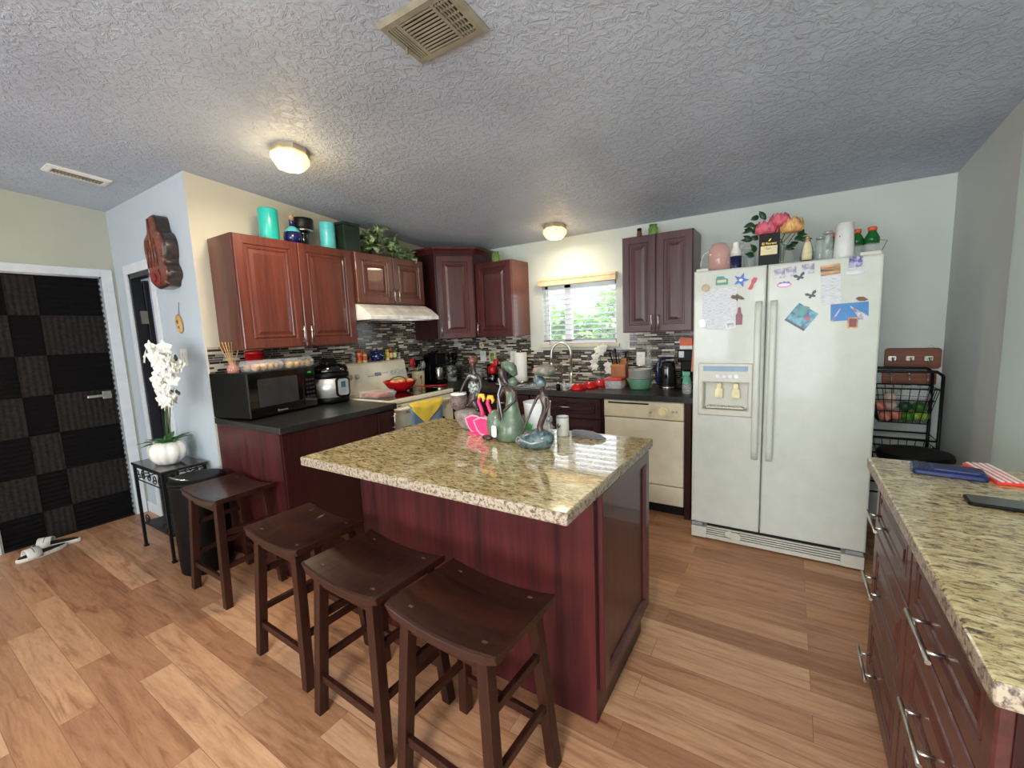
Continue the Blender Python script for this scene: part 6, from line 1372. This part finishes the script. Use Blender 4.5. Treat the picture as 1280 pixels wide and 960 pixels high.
t = thing('mermaid_figurine', (2.29, -2.2, IT), 'slender dark clay figurine on a blue-green shell base, nearest the camera on the island', 'figurine')
mb = MB(); L = []
for k, (cx, cy, z, r) in enumerate(((2.215, -2.225, .0, .03), (2.285, -2.21, .0, .0), )): pass
for s_, (w, z) in enumerate(((.070, 0), (.086, .010), (.092, .028), (.080, .050), (.050, .068), (.018, .078))):
    L.append([(2.285 + .012 * (s_ > 2) + w * 1.02 * cos(a) * (1 + .08 * cos(a + .5)), -2.205 + .62 * w * sin(a), IT + z + .012 * max(0, cos(a)) * (s_ > 0)) for a in [2 * pi * k / 26 for k in range(26)]])
mb.loops(L); mb.build('shell_base', 'blue_clay', t)
B = [(2.352, -2.205, 1.085, .016), (2.335, -2.21, 1.045, .015), (2.322, -2.212, 1.01, .015), (2.332, -2.21, .975, .018), (2.35, -2.205, .955, .015),
     (2.348, -2.207, 1.12, .017), (2.340, -2.208, 1.145, .013), (2.340, -2.208, 1.17, .009), (2.340, -2.212, 1.195, .017), (2.340, -2.212, 1.215, .018),
     (2.315, -2.212, 1.14, .008), (2.296, -2.23, 1.09, .0055), (2.275, -2.245, 1.03, .005), (2.255, -2.25, .98, .005),
     (2.365, -2.208, 1.14, .008), (2.372, -2.22, 1.10, .0055), (2.355, -2.235, 1.07, .005)]
E_ = [(0, 1), (1, 2), (2, 3), (3, 4), (0, 5), (5, 6), (6, 7), (7, 8), (8, 9), (6, 10), (10, 11), (11, 12), (12, 13), (6, 14), (14, 15), (15, 16)]
skin('body', B, E_, 'brown_clay', t)
mb = MB(); mb.ball((2.352, -2.21, 1.258), (.052, .042, .026), 22, 12); mb.build('turban', 'turban', t)
mb = MB(); mb.ball((2.318, -2.20, 1.215), (.024, .02, .026), 14, 9); mb.ball((2.336, -2.21, 1.205), (.022, .022, .026), 14, 9); mb.build('hair', 'blue_clay', t)
mb = MB(); mb.tube([(2.222, -2.25, IT + .022), (2.26, -2.268, IT + .042), (2.31, -2.266, IT + .03), (2.36, -2.25, IT + .045)], .005, 6); mb.tube(spiral((2.235, -2.25, IT + .03), (1, -.4, 0), (0, 0, 1), .022, 1.4), .003, 6); mb.build('scroll_trim', 'silver_grey', t)

t = thing('white_tumbler', (2.18, -2.03, IT), 'tall white paper cup with a green leaf print behind the figurines', 'cup')
mb = MB(); mb.lathe((2.185, -1.985, IT), [(.052, 0), (.055, .003), (.068, .158), (.070, .162), (.066, .162), (.05, .01)], 32); mb.build('cup', 'white_paper', t)
mb = MB()
for a in range(3): mb.leaf((2.165 + .004 * a, -2.043 - .001 * a, IT + .02), (-.2 + .22 * a, -.08, 1), (0, -1, 0), .07, .02)
mb.build('leaf_print', pm('print_green', (90, 190, 110), .6), t, fix=False)
t = thing('glass_shaker', (2.265, -2.0, IT), 'small clear glass bottle with a dark top right of the white cup', 'bottle')
mb = MB(); mb.lathe((2.268, -2.02, IT), [(.022, 0), (.025, .004), (.026, .045), (.014, .062), (.012, .075)], 22); mb.build('bottle', 'glass', t); mb = MB(); mb.lathe((2.268, -2.02, IT + .075), [(.016, 0), (.017, .02), (.012, .026)], 18); mb.build('stopper', 'silver_grey', t)
t = thing('perfume_glass', (2.10, -2.0, IT), 'short clear drinking glass just left of the white cup', 'glass')
mb = MB(); mb.lathe((2.085, -1.99, IT), [(.024, 0), (.026, .004), (.030, .085), (.027, .085), (.024, .01)], 22); mb.build('glass', 'glass', t); t.name = 'drinking_glass'
t = thing('votive_candle', (2.30, -1.97, IT), 'cylindrical cream tin with a faint print beside the grey cloth', 'tin')
mb = MB(); mb.lathe((2.312, -1.965, IT), [(.029, 0), (.030, .003), (.030, .085), (.028, .088), (.01, .088)], 28); mb.build('tin', 'tea_white', t)
mb = MB(); mb.lathe((2.312, -1.965, IT + .088), [(.030, 0), (.030, .006), (.026, .007)], 28); mb.build('lid', 'silver_grey', t)
mb = MB(); mb.leaf((2.302, -1.9955, IT + .04), (.3, 0, 1), (0, -1, 0), .03, .02); mb.build('print', 'basket_mat', t, fix=False); t.name = 'round_tin'
mb = MB(); L = []
for u, w, h_ in ((-.088, .008, .008), (-.082, .017, .016), (-.04, .019, .018), (.02, .018, .017), (.06, .013, .011), (.088, .005, .004)):
    L.append([(2.445 + u * .98, -1.965 + u * -.05 + w * cos(a), IT + h_ * .98 + h_ * sin(a) * .96) for a in [2 * pi * k / 16 for k in range(16)]])
mb.loops(L); tag(mb.build('rolled_cloth', 'grey_cloth', loc=(2.445, -1.965, IT)), 'rolled dark grey cloth lying on the island granite', 'cloth')

# ------------------------------------------------------------------ light
w = bpy.data.worlds.new('world'); sc.world = w; w.use_nodes = True; nt = w.node_tree; bgn = nt.nodes['Background']
sky = nt.nodes.new('ShaderNodeTexSky'); sky.sky_type = 'HOSEK_WILKIE'; sky.sun_direction = (0.3, -.6, .75); sky.turbidity = 4
m_ = nt.nodes.new('ShaderNodeMix'); m_.data_type = 'RGBA'; m_.inputs[0].default_value = .75; nt.links.new(sky.outputs[0], m_.inputs[6]); m_.inputs[7].default_value = (.88, .95, 1, 1)
nt.links.new(m_.outputs[2], bgn.inputs['Color']); bgn.inputs['Strength'].default_value = 6.0
su = bpy.data.lights.new('sun', 'SUN'); su.energy = 8.0; su.angle = .02; su.color = (1, .96, .88); so = bpy.data.objects.new('sun', su); COL.objects.link(so); so.rotation_euler = (radians(38), 0, radians(12))
def area(name, loc, rot, sx, sy, e, col):
    l = bpy.data.lights.new(name, 'AREA'); l.shape = 'RECTANGLE'; l.size = sx; l.size_y = sy; l.energy = e; l.color = col
    o = bpy.data.objects.new(name, l); COL.objects.link(o); o.location = loc; o.rotation_euler = rot; return o
# area lights in the rear wall openings, then two overhead ones
area('added_daylight_right', (3.24, YR + .02, 1.15), (radians(90), 0, 0), 1.2, 2.0, 62, (.93, .97, 1))  # added source brightening the room from behind right, no door known there
area('daylight_rear_window', (1.97, YR + .02, 1.32), (radians(90), 0, 0), .68, 1.1, 34, (.92, .97, 1))
area('added_daylight_left', (-.4, YR + .02, 1.45), (radians(90), 0, 0), .95, 1.05, 24, (.92, .97, 1))  # added source giving soft light from the left, no window known there
area('added_overhead_light', (2.9, -4.75, CZ(-4.75) - .09), (0, 0, 0), .55, .55, 62, (1, .98, .95))  # added light from above to brighten the floor
area('hall_room_light', (-1.5, -1.9, 2.2), (0, 0, 0), .4, .4, 9, (.95, .95, 1))
